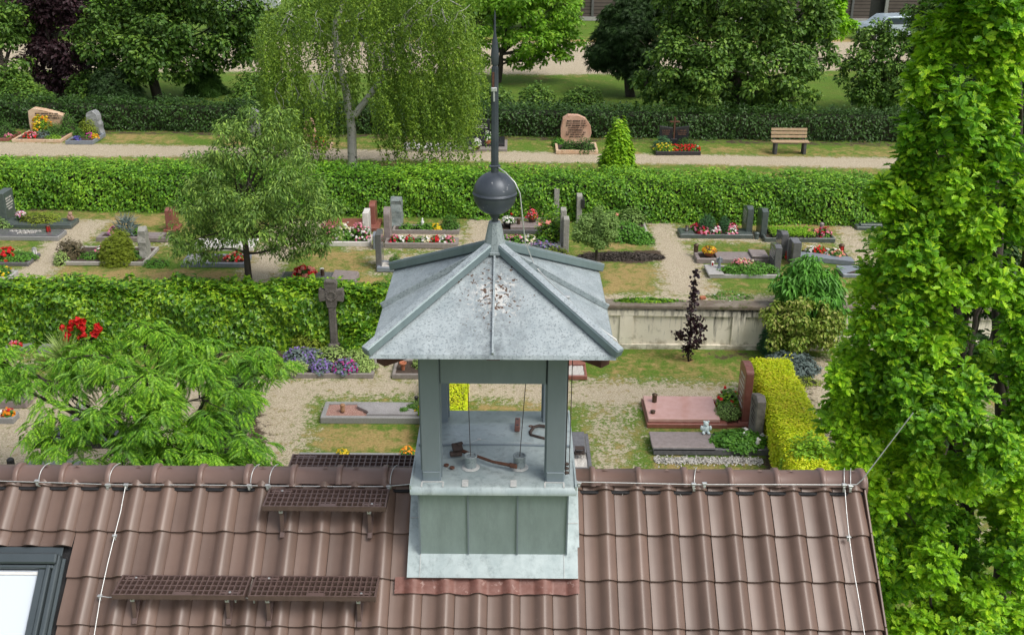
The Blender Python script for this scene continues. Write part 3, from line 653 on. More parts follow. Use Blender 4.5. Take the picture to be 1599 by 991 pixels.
# ------------------------------------------------------------------ house with the tiled roof
HX0, HX1 = -7.5, 3.0; TW = .265; ROW = .385; S0 = .095; NROW = 9
house = thing('chapel_building', 'low building with brown clay pantile roof under the little bell tower', 'building', (0, 0, 0))
SKX, SKS = SP(100, 862, .06)          # right upper corner of the window opening
def prof(u):    # height of the tile over its width
    return np.where(u < .42, .004+.006*np.cos(u*math.pi/.42+math.pi)**2, .008+.050*np.clip(np.sin(np.clip((u-.38)/.64, 0, 1)*math.pi), 0, 1)**1.35)-np.where(u > .97, .008, 0)
us = np.array([0, .1, .22, .32, .40, .46, .52, .58, .64, .70, .76, .82, .88, .93, .97, .995, 1.0])
mb = MB()
def tile(x, s0, s1, sideflip=False, hz=0, u0=0, u1=1, mat=0, rough=False):
    uu = us[(us >= u0-1e-6) & (us <= u1+1e-6)]; k = len(uu); hh = prof(uu)+hz; V = []
    ts = [0, .5, .93, 1.0]; jx = RNG.uniform(-.0015, .0015); lift = RNG.uniform(0, .003)
    for t in ts:
        s = s0+(s1-s0)*t; lf_ = .004+.034*t+lift-(.004 if t == 1 else 0)
        for a, h in zip(uu, hh): V.append(SL(x+a*TW*.992+jx, s, h+lf_))
    for a, h in zip(uu, hh): V.append(SL(x+a*TW*.992+jx, s1-.002, h+.002+lift-.014))
    F = [(i*k+j, (i+1)*k+j, (i+1)*k+j+1, i*k+j+1) for i in range(len(ts)-1) for j in range(k-1)]
    mb.add(V, F, mat, True); i = len(ts)-1
    lip = V[i*k:(i+2)*k]; mb.add(lip, [(j, k+j, k+j+1, j+1) for j in range(k-1)], mat, False)
ncol = int((HX1-HX0)/TW)+1
for r in range(-1, NROW):
    s0 = S0+r*ROW; s1 = s0+ROW+.02
    if r == -1: s0 += .22
    for q in range(ncol):
        x = HX1-(q+1)*TW; xe = x+TW
        sa, sb = s0, s1
        if xe < SKX+.10 and sb > SKS-.10:
            if sa > SKS-.08 and sa < SKS+1.35: continue
            if sa < SKS: sb = min(sb, SKS-.055)
        tile(x, sa, sb)
for r in range(NROW): # back slope, plainly laid
    pass
n0 = mb.n
bs = MB(); bs.V = [np.concatenate(mb.V)*np.array([1, -1, 1])]; bs.F = [(f[0][:, ::-1], f[1], f[2]) for f in mb.F]; bs.n = n0
mb.build('tiled_roof_slope', MT['tile'], house)
bs.build('tiled_roof_slope', MT['tile'], house)
mb = MB()     # roof boarding under the tiles, verge pieces
for sg in (1, -1):
    c = SL((HX0+HX1)/2, NROW*ROW/2+.05, -.05); dn = DWN.copy(); nn = NRM.copy(); c[1] *= sg; dn[1] *= sg; nn[1] *= sg
    mb.obox(c, (HX1-HX0-.1, 0, 0), dn*(NROW*ROW-.1), nn*.06)
mb.build('roof_boarding', MT['brush'], house)
mb = MB()
for sg in (1, -1):
    for r in range(NROW+1):
        s0 = S0+(r-1)*ROW; s0 = max(s0, -.0); s1 = S0+r*ROW
        c = SL(HX1+.004, (s0+s1)/2, .0+.01); dn = DWN.copy(); nn = NRM.copy(); c[1] *= sg; dn[1] *= sg; nn[1] *= sg
        mb.obox(c, (.018, 0, 0), dn*(s1-s0-.004), nn*.115, bev=.004)
mb.build('verge_tiles', MT['tile'], house)
mb = MB()
for sg in (1, -1):
    c = SL((HX0+HX1)/2, .108, .022); c[1] *= sg; dn = DWN*np.array([1, sg, 1]); nn = NRM*np.array([1, sg, 1]); mb.obox(c, (HX1-HX0, 0, 0), dn*.062, nn*.030)
mb.build('ridge_ventilation_roll', MT['brush'], house)
# ridge caps
TX = PY(772.5, 700, 0)[0]; TWL, TWR = TX-.66, TX+.66
a = np.linspace(-1.25, 1.25, 15)
def cap(x0, x1):
    rr = .112; zc = R-.085; pr = []
    for x, r_ in ((x0, rr), (x1-.050, rr+.004), (x1-.046, rr+.020), (x1-.004, rr+.020), (x1, rr+.012), (x1, rr-.006)):
        pr.append(np.stack([np.full(15, x), -np.sin(a)*r_*1.05, zc+(np.cos(a))*r_*1.08], 1))
    k = 15; F = [(i*k+j, i*k+j+1, (i+1)*k+j+1, (i+1)*k+j) for i in range(len(pr)-1) for j in range(k-1)]; mb.add(np.concatenate(pr), F, 0, True)
mb = MB(); CW = .392
xr = [P(926, 745, R)[0]]; x = PY(926+4, 745, -.05)[0]
ks = [x+CW*i for i in range(-1, 6) if x+CW*i < HX1-.05]
for e in ks:
    if e <= TWR+.05 or e-CW > HX1: continue
    cap(max(e-CW, TWR-.02), min(e, HX1+.015))
cap(ks[-1], HX1+.02)
xl = PY(606, 745, -.05)[0]; e = xl+CW*1
cap(xl, TWL+.02); e = xl
while e > HX0: cap(e-CW, e); e -= CW
each(mb, 'ridge_tile', MT['ridge'], house)
mb = MB(); mb.lathe([(.12, -.012), (.12, .012)], n=18); mb.V = [np.stack([v[:, 2]+HX1+.02, v[:, 0], v[:, 1]+R-.085], 1) for v in mb.V]
mb.build('ridge_end_disc', MT['ridge'], house)
mb = MB(); ev = NROW*ROW*math.cos(AL)-.35; ez = R0-NROW*ROW*math.sin(AL)
for yy in (-ev, ev): mb.box(((HX0+HX1)/2, yy, (ez+.1)/2), (HX1-HX0-.2, .3, ez+.1))
for xx_ in (HX0+.15, HX1-.22):
    mb.prism([(-ev+.15, 0), (ev-.15, 0), (ev-.15, ez+.1), (0, R0-.16), (-ev+.15, ez+.1)], .28, 'x', (xx_, 0, 0))
mb.build('wall', MT['plasterhouse'], house)
# roof window
sk = MB(); xr_, st = SKX-.02, SKS; wd, hh = 1.05, 1.35
def sbox(m, x0, x1, s0, s1, h0, h1, bev=.004, mat=0): m.obox(SL((x0+x1)/2, (s0+s1)/2, (h0+h1)/2), (x1-x0, 0, 0), DWN*(s1-s0), NRM*(h1-h0), bev=bev, mat=mat)
sbox(sk, xr_-wd, xr_, st-.05, st+.03, .03, .045)
sbox(sk, xr_-wd, xr_-.01, st+.02, st+.11, .02, .13, .012); sbox(sk, xr_-wd+.02, xr_-.03, st+.115, st+.145, .02, .11, .006)
sbox(sk, xr_-.045, xr_, st+.02, st+hh, .0, .085, .01); sbox(sk, xr_-.082, xr_-.048, st+.115, st+hh, .0, .12, .008); sbox(sk, xr_-.145, xr_-.085, st+.147, st+hh, .0, .10, .006)
sbox(sk, xr_+.002, xr_+.03, st+.04, st+hh, .0, .028)
sbox(sk, xr_-wd, xr_-wd+.14, st+.15, st+hh, .0, .10, .006); sbox(sk, xr_-wd+.14, xr_-.15, st+hh-.1, st+hh, .0, .10, .006)
fo = sk.build('roof_window', MT['grey_metal'], house)
mm, nn_, bb = nodes('roof_window_pane'); bb.inputs['Base Color'].default_value = (.62, .68, .74, 1); bb.inputs['Roughness'].default_value = .06; bb.inputs['Specular IOR Level'].default_value = .9
pn = MB(); sbox(pn, xr_-wd+.145, xr_-.148, st+.15, st+hh-.105, .045, .06, 0); pn.build('pane', mm, fo)
bl = MB(); sbox(bl, xr_-wd+.146, xr_-.149, st+.165, st+.19, .0605, .072, .003); bl.build('blind_rail', MT['white'], fo)

# walkway gratings
def grating(label, pxl, pxr, pyf, pyb, back=False):
    zz = None; best = 9
    for z in np.arange(R-1.3, R+.05, .005):
        q = P((pxl+pxr)/2, pyf, z); b_ = P((pxl+pxr)/2, pyb, z); e_ = abs((b_[1]-q[1])-.245)
        sr = R0+b_[1]*math.tan(AL)
        if back: continue
        e_ = abs(z-(sr+.135))
        if e_ < best: best = e_; zz = z
    if back: zz = R-.01
    a = P(pxl, pyf, zz); b = P(pxr, pyf, zz); D_ = .25 if back else float(np.clip(P((pxl+pxr)/2, pyb, zz)[1]-a[1], .2, .3))
    if back: a[1] = P(pxl, pyb, zz)[1]-.25; b[1] = a[1]
    W_ = b[0]-a[0]; o = thing('roof_step_grating', label, 'roof step', (a[0]+W_/2, (a[1]+b[1])/2, zz), 0, 'brown metal step gratings on the roof')
    m = MB(); h = .055
    nx = 22; ny = 4
    for i in range(nx+1): m.box((-W_/2+W_*i/nx, D_/2, -h/2), (.0105, D_, h))
    for j in range(ny+1):
        if j in (0, ny): m.box((0, D_*j/ny, -.020), (W_+.02, .012, .044))
        else: m.box((0, D_*j/ny, -h/2+.001), (W_-.012, .0105, h-.004))
    m.box((W_*.02, D_*.10, -.004), (W_*.14, D_*.15, .006)); m.box((-W_*.39, D_*.88, -.004), (W_*.17, D_*.1, .006)); m.box((W_*.39, D_*.14, -.004), (W_*.16, D_*.1, .006))
    for sx in (-1, 1): m.box((sx*(W_/2+.002), D_/2, -.021), (.012, D_+.01, .044))
    m.build('grating', MT['step'], o)
    for fx in (-.365, .365):
        bx = W_*fx; m = MB(); sgn = 1 if back else -1
        yb = a[1]; x_w = a[0]+W_/2+bx
        fr_ = np.array([x_w, a[1]+(.06 if not back else .19), zz-.04]); 
        if back:
            m.box((bx, .12, -.06), (.05, .20, .03), bev=.004); m.box((bx, .05, -.14), (.03, .03, .16), bev=.004)
            m.build('bracket', MT['step'], o); continue
        # flat arm up the roof, upright strap from the roof tile to the front of the grating
        sf = -fr_[1]/math.cos(AL)
        foot = SL(x_w, sf-.01, .05)
        m.tube([fr_-np.array(o.location), foot-np.array(o.location)], .016, 6)
        m.obox(SL(x_w, sf-.05, .055)-np.array(o.location), (.042, 0, 0), DWN*.20, NRM*.022, bev=.004)
        m.obox((fr_+foot)/2-np.array(o.location)+np.array([0, -.012, 0]), (.034, 0, 0), foot-fr_, np.cross(unit(foot-fr_), (1, 0, 0))*.018, bev=.003)
        m.box((bx, D_/2, -.045), (.035, D_*.95, .018), bev=.003)
        m.build('bracket', MT['step'], o)
        m = MB(); m.box((bx, .022, -.062), (.034, .024, .036), bev=.003); m.box((W_*.39*(1 if fx > 0 else -1), D_*(.14 if fx > 0 else .88), .002), (.016, .012, .008)); each(m, 'bolt_plate', MT['clamp'], o)
    return o
grating('long brown step grating just in front of the ridge left of the tower', 411, 601, 790, 764)
grating('brown step grating on the far side of the ridge with orange flowers beside it', 448, 647, 736, 709, True)
grating('left one of the two brown step gratings in the lower row', 176, 380, 928, 899)
grating('brown step grating of the lower row closer to the tower', 389, 585, 930, 900)

# lightning conductor
def wirething(name, label, pts, r, clamps=(), cs=.03, mat='wire', smooth=True):
    o = thing(name, label, 'cable' if 'cable' in name else 'lightning conductor', pts[0]); p = np.array(pts)-np.array(pts[0])
    m = MB(); m.tube(p, r, 6); m.build('wire', MT[mat], o)
    for c in clamps:
        m = MB(); q = np.array(c)-np.array(pts[0]); m.box(q, (cs, cs*.8, cs*.9), bev=.004); m.box(q+np.array([0, -.004, cs*.3]), (cs*1.25, cs*.9, cs*.25), bev=.002)
        m.box(q+np.array([0, -.01, -cs*.7]), (cs*.6, cs*.3, cs*.8), bev=.002); m.build('clamp', MT['clamp'], o)
    return o
yw_ = -.135
rl = [PY(px, py, yw_) for px, py in ((-120, 748.5), (0, 750.5), (100, 753.5), (168, 756), (300, 756.5), (420, 758), (520, 759), (600, 759), (635, 756), (648, 754))]
wirething('ridge_lightning_cable', 'pale wire running along the ridge left of the tower', rl, .0042, [PY(px, py, yw_-.004) for px, py in ((58, 751), (168, 757), (197, 757), (389, 758), (418, 758), (607, 759.5))], .032)
rr_ = [PY(px, py, yw_) for px, py in ((903, 752), (1000, 754), (1083, 756), (1200, 756), (1320, 756.5), (1338, 756))]+[PY(1347, 748, yw_), PY(1426, 644, yw_-.02)]
wirething('ridge_lightning_rod', 'pale wire along the right ridge ending in a rod that sticks out over the verge', rr_, .0046, [PY(px, py, yw_-.004) for px, py in ((904, 754), (1083, 756), (1100, 755), (1318, 757), (1328, 759))], .032)
for px, lab in ((58, 'thin pale holder hooked over the ridge at the far left'), (168, 'thin pale holder hooked over the ridge left of the sloping wire'), (389, 'thin pale holder hooked over the ridge left of the step grating'), (418, 'thin pale holder over the ridge at the corner of the step grating'), (607, 'thin pale holder hooked over the ridge close to the tower base'),
                (1083, 'thin pale holder hooked over the middle of the right ridge'), (1318, 'left one of the two wire holders near the right verge'), (1328, 'right one of the two wire holders near the right verge')):
    b = PY(px, 752, yw_); pts = []
    for t in np.linspace(0, 1, 8): an = 1.2-t*1.6; pts.append([b[0]+.045*t*t+.01, -math.sin(an)*.135, R-.085+math.cos(an)*.140])
    o = thing('wire_holder', lab, 'wire holder', pts[0], group='bent wire holders hooked over the ridge'); m = MB(); m.tube(np.array(pts)-np.array(pts[0]), .004, 6); m.build('hook', MT['wire'], o)
    m = MB(); m.box((0, -.006, -.03), (.022, .01, .03), bev=.002); m.build('foot_plate', MT['clamp'], o)
def slopewire(lab, pts, cl):
    q = []
    for px, py in pts:
        x, s = SP(px, py, .085); q.append(SL(x, s, .085))
    wirething('slope_lightning_cable', lab, q, .0045, [SL(*SP(px, py, .08), .075) for px, py in cl], .03)
slopewire('pale wire running down the tiles beside the roof window', [(196, 758), (188, 800), (179, 835), (168, 880), (157, 930), (148, 985), (142, 1030)], [(179, 836), (156, 930)])
slopewire('pale wire running down the tiles near the right verge', [(1319, 760), (1322, 800), (1326, 838), (1333, 890), (1342, 940), (1350, 990), (1358, 1040)], [(1325, 838)])
wirething('step_bonding_cable', 'short wire joining the sloping wire to the left lower grating', [SL(*SP(px, py, .09), .09) for px, py in ((157, 930), (170, 932), (184, 931))], .004)
wirething('step_bonding_cable', 'short wire joining the two lower gratings', [SL(*SP(px, py, .14), .14) for px, py in ((368, 935), (382, 932), (397, 936))], .004, [SL(*SP(px, py, .14), .14) for px, py in ((368, 935), (397, 936))], .022)

# ------------------------------------------------------------------ bell tower
tw = thing('bell_tower', 'small open zinc-clad bell tower with pyramid roof straddling the ridge', 'bell tower', (TX, 0, R))
HB = .60; zp = .25
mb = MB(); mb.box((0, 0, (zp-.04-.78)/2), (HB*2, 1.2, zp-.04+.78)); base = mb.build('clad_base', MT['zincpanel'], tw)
mb = MB()
for x in (-.60, -.205, .195, .60): mb.box((x*.995, -HB-.008, (zp-.04-.40)/2), (.012, .016, zp-.04+.39)); mb.box((x*.995, HB+.008, (zp-.04-.40)/2), (.012, .016, zp-.04+.39))
mb.box((0, -HB-.006, zp-.055), (1.24, .016, .03)); each(mb, 'standing_seam', MT['zincpost'], base)
mb = MB()      # floor with a shallow rise to a seam across the middle
g = [(-.66, -.06), (-.655, .0), (-.60, .008), (-.30, .018), (-.10, .04), (-.03, .046), (0, .046), (.30, .03), (.655, .012), (.66, -.05)]
k = 17; V = [(x, y, zp+h+(.010*math.cos(x*4)*math.exp(-(y-.1)**2*8) if abs(y) < .5 else 0)) for y, h in g for x in np.linspace(-.66, .66, k)]
mb.add(V, [(i*k+j, i*k+j+1, (i+1)*k+j+1, (i+1)*k+j) for i in range(len(g)-1) for j in range(k-1)], 0, True)
mb.box((0, 0, zp-.03), (1.318, 1.306, .052))
for x in (-.656, .656): mb.box((x, 0, zp-.012), (.014, 1.312, .07))
fl = mb.build('platform', MT['zincfloor'], tw)
mb = MB(); mb.box((0, -.045, zp+.05), (1.28, .02, .018), bev=.004); mb.build('cross_seam', MT['zincpost'], fl)
mb = MB()
for x in (-.57, -.40, -.225, .16, .41, .56): mb.box((x, -.610, zp+.008), (.012, .07, .006)); 
for x0_, x1_ in ((-.57, -.40), (.41, .56)): mb.box(((x0_+x1_)/2, -.575, zp+.013), (x1_-x0_, .012, .006))
for x in (-.225, .16): mb.box((x, -.595, zp+.012), (.05, .10, .004))
each(mb, 'solder_line', MT['solder'], fl)
for x, y in ((-.495, -.49), (.49, -.49), (-.495, .49), (.49, .49)):
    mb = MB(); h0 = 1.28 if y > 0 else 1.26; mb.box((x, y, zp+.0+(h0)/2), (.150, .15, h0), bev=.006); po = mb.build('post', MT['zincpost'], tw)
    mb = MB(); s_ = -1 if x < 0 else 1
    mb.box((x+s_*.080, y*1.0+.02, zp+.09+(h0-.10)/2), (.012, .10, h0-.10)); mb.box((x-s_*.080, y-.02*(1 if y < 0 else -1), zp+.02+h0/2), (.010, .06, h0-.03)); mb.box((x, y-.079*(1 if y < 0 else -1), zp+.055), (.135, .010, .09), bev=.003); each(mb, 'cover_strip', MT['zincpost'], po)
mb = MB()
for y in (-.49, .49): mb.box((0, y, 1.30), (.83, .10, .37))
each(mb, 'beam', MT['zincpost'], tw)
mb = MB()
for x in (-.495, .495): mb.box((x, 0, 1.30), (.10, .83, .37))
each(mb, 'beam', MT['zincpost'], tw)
# roof
E = .898; ze = 1.52; za = 2.035
def seamline(m, a, b, wdt, hgt, mat=0, n0=None, over=.0):
    a = np.array(a, float); b = np.array(b, float); u = unit(b-a); a = a-u*over
    side = unit(np.cross(u, (0, 0, 1))); up = np.cross(side, u); m.obox((a+b)/2+up*hgt/2, (b-a), side*wdt, up*hgt, mat=mat, bev=min(wdt, hgt)*.12)
faces = [((-1, -1), (1, -1)), ((1, -1), (1, 1)), ((1, 1), (-1, 1)), ((-1, 1), (-1, -1))]
for i, (p, q) in enumerate(faces):
    m = MB(); Pn = 14; V = []; F = []
    a_ = np.array([p[0]*E, p[1]*E, ze]); b_ = np.array([q[0]*E, q[1]*E, ze]); ap = np.array([0, 0, za])
    rows = 10
    for r_ in range(rows+1):
        t = r_/rows
        for c_ in range(Pn+1):
            u = c_/Pn; pt = a_*(1-u)+b_*u; v = pt*(1-t)+ap*t; v = v+np.array([0, 0, .006*math.sin(u*9+i)*math.sin(t*6)*(1-t)*(1 if 0 < c_ < Pn else 0)]); V.append(v)
    k = Pn+1; F = [(r_*k+c_, r_*k+c_+1, (r_+1)*k+c_+1, (r_+1)*k+c_) for r_ in range(rows) for c_ in range(Pn)]
    m.add(V, F, 0, True)
    mid = (a_+b_)/2; rim = unit(np.array([mid[0], mid[1], 0]))*.012
    m.add([a_, b_, b_+rim-np.array([0, 0, .030]), a_+rim-np.array([0, 0, .030])], [(0, 3, 2, 1)], 0)
    m.build('roof_face', MT['zincdrop'] if i == 0 else MT['zinc'], tw)
for i, (p, q) in enumerate(faces):
    m = MB(); a_ = np.array([p[0]*E, p[1]*E, ze+.002]); ap = np.array([0, 0, za+.002]); seamline(m, a_, ap*.97+a_*.03, .074, .068, over=.02); hc_ = m.build('hip_cap', MT['zinchipshade'], tw); m = MB(); u_ = unit(ap-a_); sd_ = unit(np.cross(u_, (0, 0, 1))); up_ = np.cross(sd_, u_); seamline(m, a_+up_*.0695-u_*.015, ap*.97+a_*.03+up_*.0695, .060, .004); m.build('hip_top', MT['zinc'], hc_)  # cap body coloured for dark reflections; top strip added in paler weathered zinc
    m = MB(); b_ = np.array([q[0]*E, q[1]*E, ze]); mid = (a_+b_)/2
    if i == 0: seamline(m, mid+np.array([0, 0, .0]), ap*.90+mid*.10, .016, .026, over=.0)
    elif i in (1, 3): seamline(m, mid, ap*.93+mid*.07, .022, .045)
    else: seamline(m, mid, ap*.9+mid*.1, .016, .026)
    m.build('roof_seam', MT['zincbatten'] if i else MT['zinc'], tw)
mb = MB(); mb.prism([(-E+.02, -E+.02), (E-.02, -E+.02), (E-.02, E-.02), (-E+.02, E-.02)], .03, 'z', (0, 0, ze-.03)); mb.build('soffit', MT['zincpost'], tw)
for x, y, l in ((0, -.60, .16), (-.76, -.70, .2), (.76, -.70, .2), (-.6, 0, .16), (.6, 0, .16), (0, .6, .16)):
    mb = MB(); rz_ = math.atan2(y, x); mb.box((x, y, ze-.095), (l, .10, .095), rz=rz_); mb.build('rafter_end', MT['timber'], tw)
mb = MB(); mb.lathe([(.105, za-.030), (.105, za-.012), (.092, za-.008), (.048, za+.215), (.03, za+.218)], n=10, smooth=False); mb.build('zinc_cone', MT['zincpost'] if 0 else MT['zincbatten'], tw)
mb = MB(); bz = 2.478
mb.lathe([(.026, za+.20), (.026, bz-.158)], n=12); mb.lathe([(.038, bz-.185), (.038, bz-.15)], n=12)
prf = [(.168*math.cos(t), bz+.168*math.sin(t)) for t in np.linspace(-1.40, -.015, 14)]+[(.1715, bz-.005), (.1715, bz+.005)]+[(.168*math.cos(t), bz+.168*math.sin(t)) for t in np.linspace(.015, 1.42, 14)]
mb.lathe(prf, n=36)
bm_ = pm('ball_metal', (.045, .056, .072), (.075, .088, .105), 5, .42, .25, c3=(.45, .46, .46), s3=16, f3=.655); sp_ = mb.build('finial_ball', bm_, tw)
mb = MB(); mb.lathe([(.030, bz+.155), (.030, bz+.205)], n=10); mb.box((0, 0, bz+.212), (.085, .05, .016), bev=.004)
mb.lathe([(.029, bz+.215), (.0265, 3.42), (.024, 3.44)], n=8, smooth=False, sy=.5)
mb.lathe([(.010, 3.43), (.027, 3.46), (.030, 3.52), (.020, 3.62), (.0085, 3.68), (.006, 3.80), (.002, 3.84)], n=8, sy=.4); mb.build('spire', MT['spire'], tw)
mb = MB(); mb.box((-.012, -.018, 3.345), (.016, .014, .11)); mb.build('rusty_patch', MT['rust'], tw)
mb = MB(); mb.box((-.006, -.022, 3.275), (.044, .03, .030), bev=.004); mb.box((-.006, -.022, 3.225), (.014, .02, .08), bev=.003); mb.build('spire_clamp', MT['clamp'], tw)
# flashing at the foot
def slb(m, x0, x1, s0, s1, h, th=.012, mat=0, nx=2, wav=0):
    m.obox(SL((x0+x1)/2, (s0+s1)/2, h)-np.array([TX, 0, R]), (x1-x0, 0, 0), DWN*(s1-s0), NRM*th, mat=mat)
mb = MB(); slb(mb, TX-.70, TX+.69, .625, .885, .102); slb(mb, TX-.70, TX-.60, .05, .625, .098); slb(mb, TX+.60, TX+.705, .05, .625, .098)
mb.build('apron_flashing', MT['zincfloor'], tw)
mb = MB()
for x0_, x1_, s_ in ((-.70, -.60, .38), (.60, .70, .42)): slb(mb, TX+x0_, TX+x1_, s_, s_+.006, .106, .008)
slb(mb, TX-.598, TX-.594, .63, .885, .110, .006); slb(mb, TX+.575, TX+.579, .63, .885, .110, .006); mb.build('flashing_seam', MT['solder'], tw)
mb = MB(); k = 120; V = []
for s_ in np.linspace(.87, 1.005, 9):
    for x in np.linspace(TX-.80, TX+.70, k):
        u = ((x-HX1)/TW) % 1.0; h = float(prof(np.array([u]))[0]); V.append(SL(x, s_+.004*math.sin(x*30), max(h, .012)*.9+.042+.004*math.sin((s_-.87)*230)*(1 if s_ < .99 else 0))-np.array([TX, 0, R]))
mb.add(V, [(i*k+j, (i+1)*k+j, (i+1)*k+j+1, i*k+j+1) for i in range(8) for j in range(k-1)], 0, True); mb.build('lead_strip', MT['leadred'], tw)
# objects on the platform
def tl(px, py, h=.02): q = P(px, py, R+zp+.03+h); return q
for px, lab in ((735, 'left zinc sleeve on the platform with a thin cable through it'), (811, 'right zinc sleeve on the platform with a thin cable through it')):
    q = P(px, 729, R+zp+.02); o = thing('cable_sleeve', lab, 'sleeve', q); m = MB(); m.lathe([(.048, -.01), (.050, .10), (.054, .105), (.054, .112), (.044, .112), (.042, .10)], n=18); m.build('cup', MT['spire'] if 0 else MT['zincbatten'], o)
    m = MB(); top = PY(730 if px < 780 else 822, 598, q[1]+.03)-q; m.tube([(0, 0, .06), top+np.array([0, 0, .1])], .0032, 5); m.build('cable', MT['darkrust'], o)
    m = MB(); m.lathe([(.075, .0), (.068, .006), (.05, .01)], n=18); m.build('solder_ring', MT['solder'], o)
q = tl(770, 724); o = thing('iron_lever', 'rusty iron lever lying behind the two zinc sleeves', 'lever', q); m = MB()
a, b = tl(722, 707)-q, tl(806, 731)-q; m.tube([a+(0, 0, .02), a*.5+(0, 0, .02), (0, 0, .02), b*.75+(0, 0, .02)], [.017, .012, .012, .015], 8); m.obox(b*.87+np.array([0, 0, .02]), b*.35, np.array([0, .045, 0]), np.array([0, 0, .03]), bev=.008); m.build('bar', MT['rust'], o)
m = MB(); m.blob(a+(-.02, .01, .02), (.035, .02, .022), j=.1); m.build('pivot', MT['darkrust'], o)
q = tl(714, 708); o = thing('iron_block', 'dark broken iron bracket beside the front left post', 'bracket', q); m = MB(); m.box((0, .02, .05), (.085, .08, .035), rx=.4, rz=.3, bev=.006); m.box((-.01, -.02, .012), (.10, .06, .03), rz=.2, bev=.006); m.box((.02, .04, .075), (.05, .03, .02), rz=.5, bev=.004); m.build('bracket_body', MT['darkrust'], o)
for px, py, lab in ((697, 727, 'larger rusty flake near the left post'), (706, 731, 'small rusty nut near the left post'), (829, 667, 'rusty nut beside the bent iron hook')):
    q = tl(px, py, -.01); m = MB(); m.lathe([(.012, 0), (.022, .004), (.022, .014), (.010, .016), (.009, .004)], q, n=8); tag(m.build('rusty_nut', MT['rust'], loc=q), lab, 'nut')
q = tl(808, 666); o = thing('insulator_brick', 'small reddish brick with two holes standing at the rear of the platform', 'brick', q); m = MB(); m.box((0, 0, .022), (.045, .17, .05), rz=-.04, bev=.004); m.build('brick_body', MT['leadred'], o)
m = MB(); m.lathe([(.013, .0472), (.013, .0490)], (0, -.055, 0), n=10); m.lathe([(.013, .0472), (.013, .0490)], (0, .055, 0), n=10); m.build('hole', MT['blackpot'], o)
q = tl(842, 676); m = MB(); pts = [tl(px, py, .015) for px, py in ((870, 688), (848, 684), (829, 679), (828, 674), (834, 666), (842, 664), (870, 668))]; m.tube(pts, .014, 8); tag(m.build('iron_hook', MT['darkrust'], loc=q), 'bent dark iron frame reaching behind the right posts', 'hook')
m = MB(); pts = [tl(px, py, .02) for px, py in ((736, 690), (748, 686), (760, 688), (790, 690), (830, 692))]; m.tube(pts, .0045, 6); m.box(pts[1], (.03, .02, .02), bev=.003); tag(m.build('bonding_cable', MT['wire'], loc=pts[0]), 'thin pale wire along the seam of the platform', 'cable')
cone_base = PY(781, 263, -.05); path = [PY(779, 262, -.03), PY(790, 270, -.1), PY(804, 285, -.17), PY(812, 302, -.18), PY(816, 340, -.18), PY(820, 378, -.2)]
def rooff(px, py):   # on the right roof face of the tower
    d = ray(px, py); nn = unit(np.array([.515, 0, .915])); o_ = np.array([TX+E, 0, R+ze+.03]); t = np.dot(o_-CAM, nn)/np.dot(d, nn); return CAM+d*t
def rooffront(px, py):
    d = ray(px, py); nn = unit(np.array([0, -.515, .915])); o_ = np.array([TX, -E, R+ze+.06]); t = np.dot(o_-CAM, nn)/np.dot(d, nn); return CAM+d*t
path += [rooff(835, 415), rooff(855, 437), rooff(885, 465), rooff(915, 495), rooff(945, 518), rooff(962, 530)]; e_ = path[-1]; path += [e_+np.array([.02, -.01, -.04]), e_+np.array([.01, -.0, -.12])]
wirething('spire_lightning_cable', 'pale wire hanging from the spire past the ball and down over the tower roof', path, .0048, [path[8]], .04)
cb = [np.array([TX+.575, -.52, R+z]) for z in (1.45, .9, .45, .30)]; wirething('hanging_cable', 'two thin dark cables hanging beside the right front post', cb, .004, (), mat='darkrust')
m = MB(); m.tube([c_+np.array([.03, .01, 0]) for c_ in cb], .0035, 5); 
for z in (.32, .36, .40): m.blob(cb[-1]+np.array([.01, 0, z-.3]), (.018, .018, .014))
tag(m.build('hanging_cable_knot', MT['darkrust'], loc=cb[0]), 'knotted dark cable end beside the right front post', 'cable')

# ------------------------------------------------------------------ hedges and the path strip
h1a = P(-160, 323, T); h1b = P(1480, 356, T)
hedge('clipped_hedge', 'long bright green clipped hedge between the graves and the gravel path', 'hedge', h1a, h1b, 1.55, 1.12, 'hedge', .085, 72000, 'leaf', wob=.10, topfuzz=.08)
h2a = P(-260, 197, T); h2b = P(1560, 225, T)
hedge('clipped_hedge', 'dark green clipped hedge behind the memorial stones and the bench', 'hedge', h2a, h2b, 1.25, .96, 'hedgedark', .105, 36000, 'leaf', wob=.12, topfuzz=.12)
def lowhedge(lab, x0y0, x1, ydepth, h, lf, size, n, z=0, name='clipped_hedge', wob=.04):
    a = P(*x0y0, z); b = P(x1, x0y0[1], z); c = P((x0y0[0]+x1)/2, ydepth, z); b[1] = a[1]; return hedge(name, lab, 'hedge', a, b, c[1]-a[1], h, lf, size, n, wob=wob, topfuzz=.03)
# yellow hedge at the right of the pink grave: runs away from the house
hh_ = .62; A1 = P(1216, 560+hh_*0, hh_)
yb0 = P(1172, 566, hh_); yb1 = P(1232, 566, hh_); yf0 = P(1216, 745, hh_)
hedge('clipped_hedge', 'bright yellow clipped hedge behind the pink and grey headstones', 'hedge', (5.12, 13.2, 0), (4.95, 8.4, 0), .84, .75, 'yellowhedge', .048, 44000, 'leaf', wob=.05, topfuzz=.03)
shrub('evergreen_shrub', 'green shrub growing at the near end of the yellow hedge', 'shrub', P(1262, 762, 0), (.55, .5, 1.05), 'yellowgreen', .07, 3500)
a_ = P(700, 652, 0); hedge('clipped_hedge', 'small yellow clipped hedge seen through the open bell tower', 'hedge', (a_[0]-.42, a_[1]-1.3, 0), (a_[0]+.33, a_[1]-1.3, 0), 2.65, .6, 'yellowhedge', .042, 16000, wob=.02, topfuzz=.015)

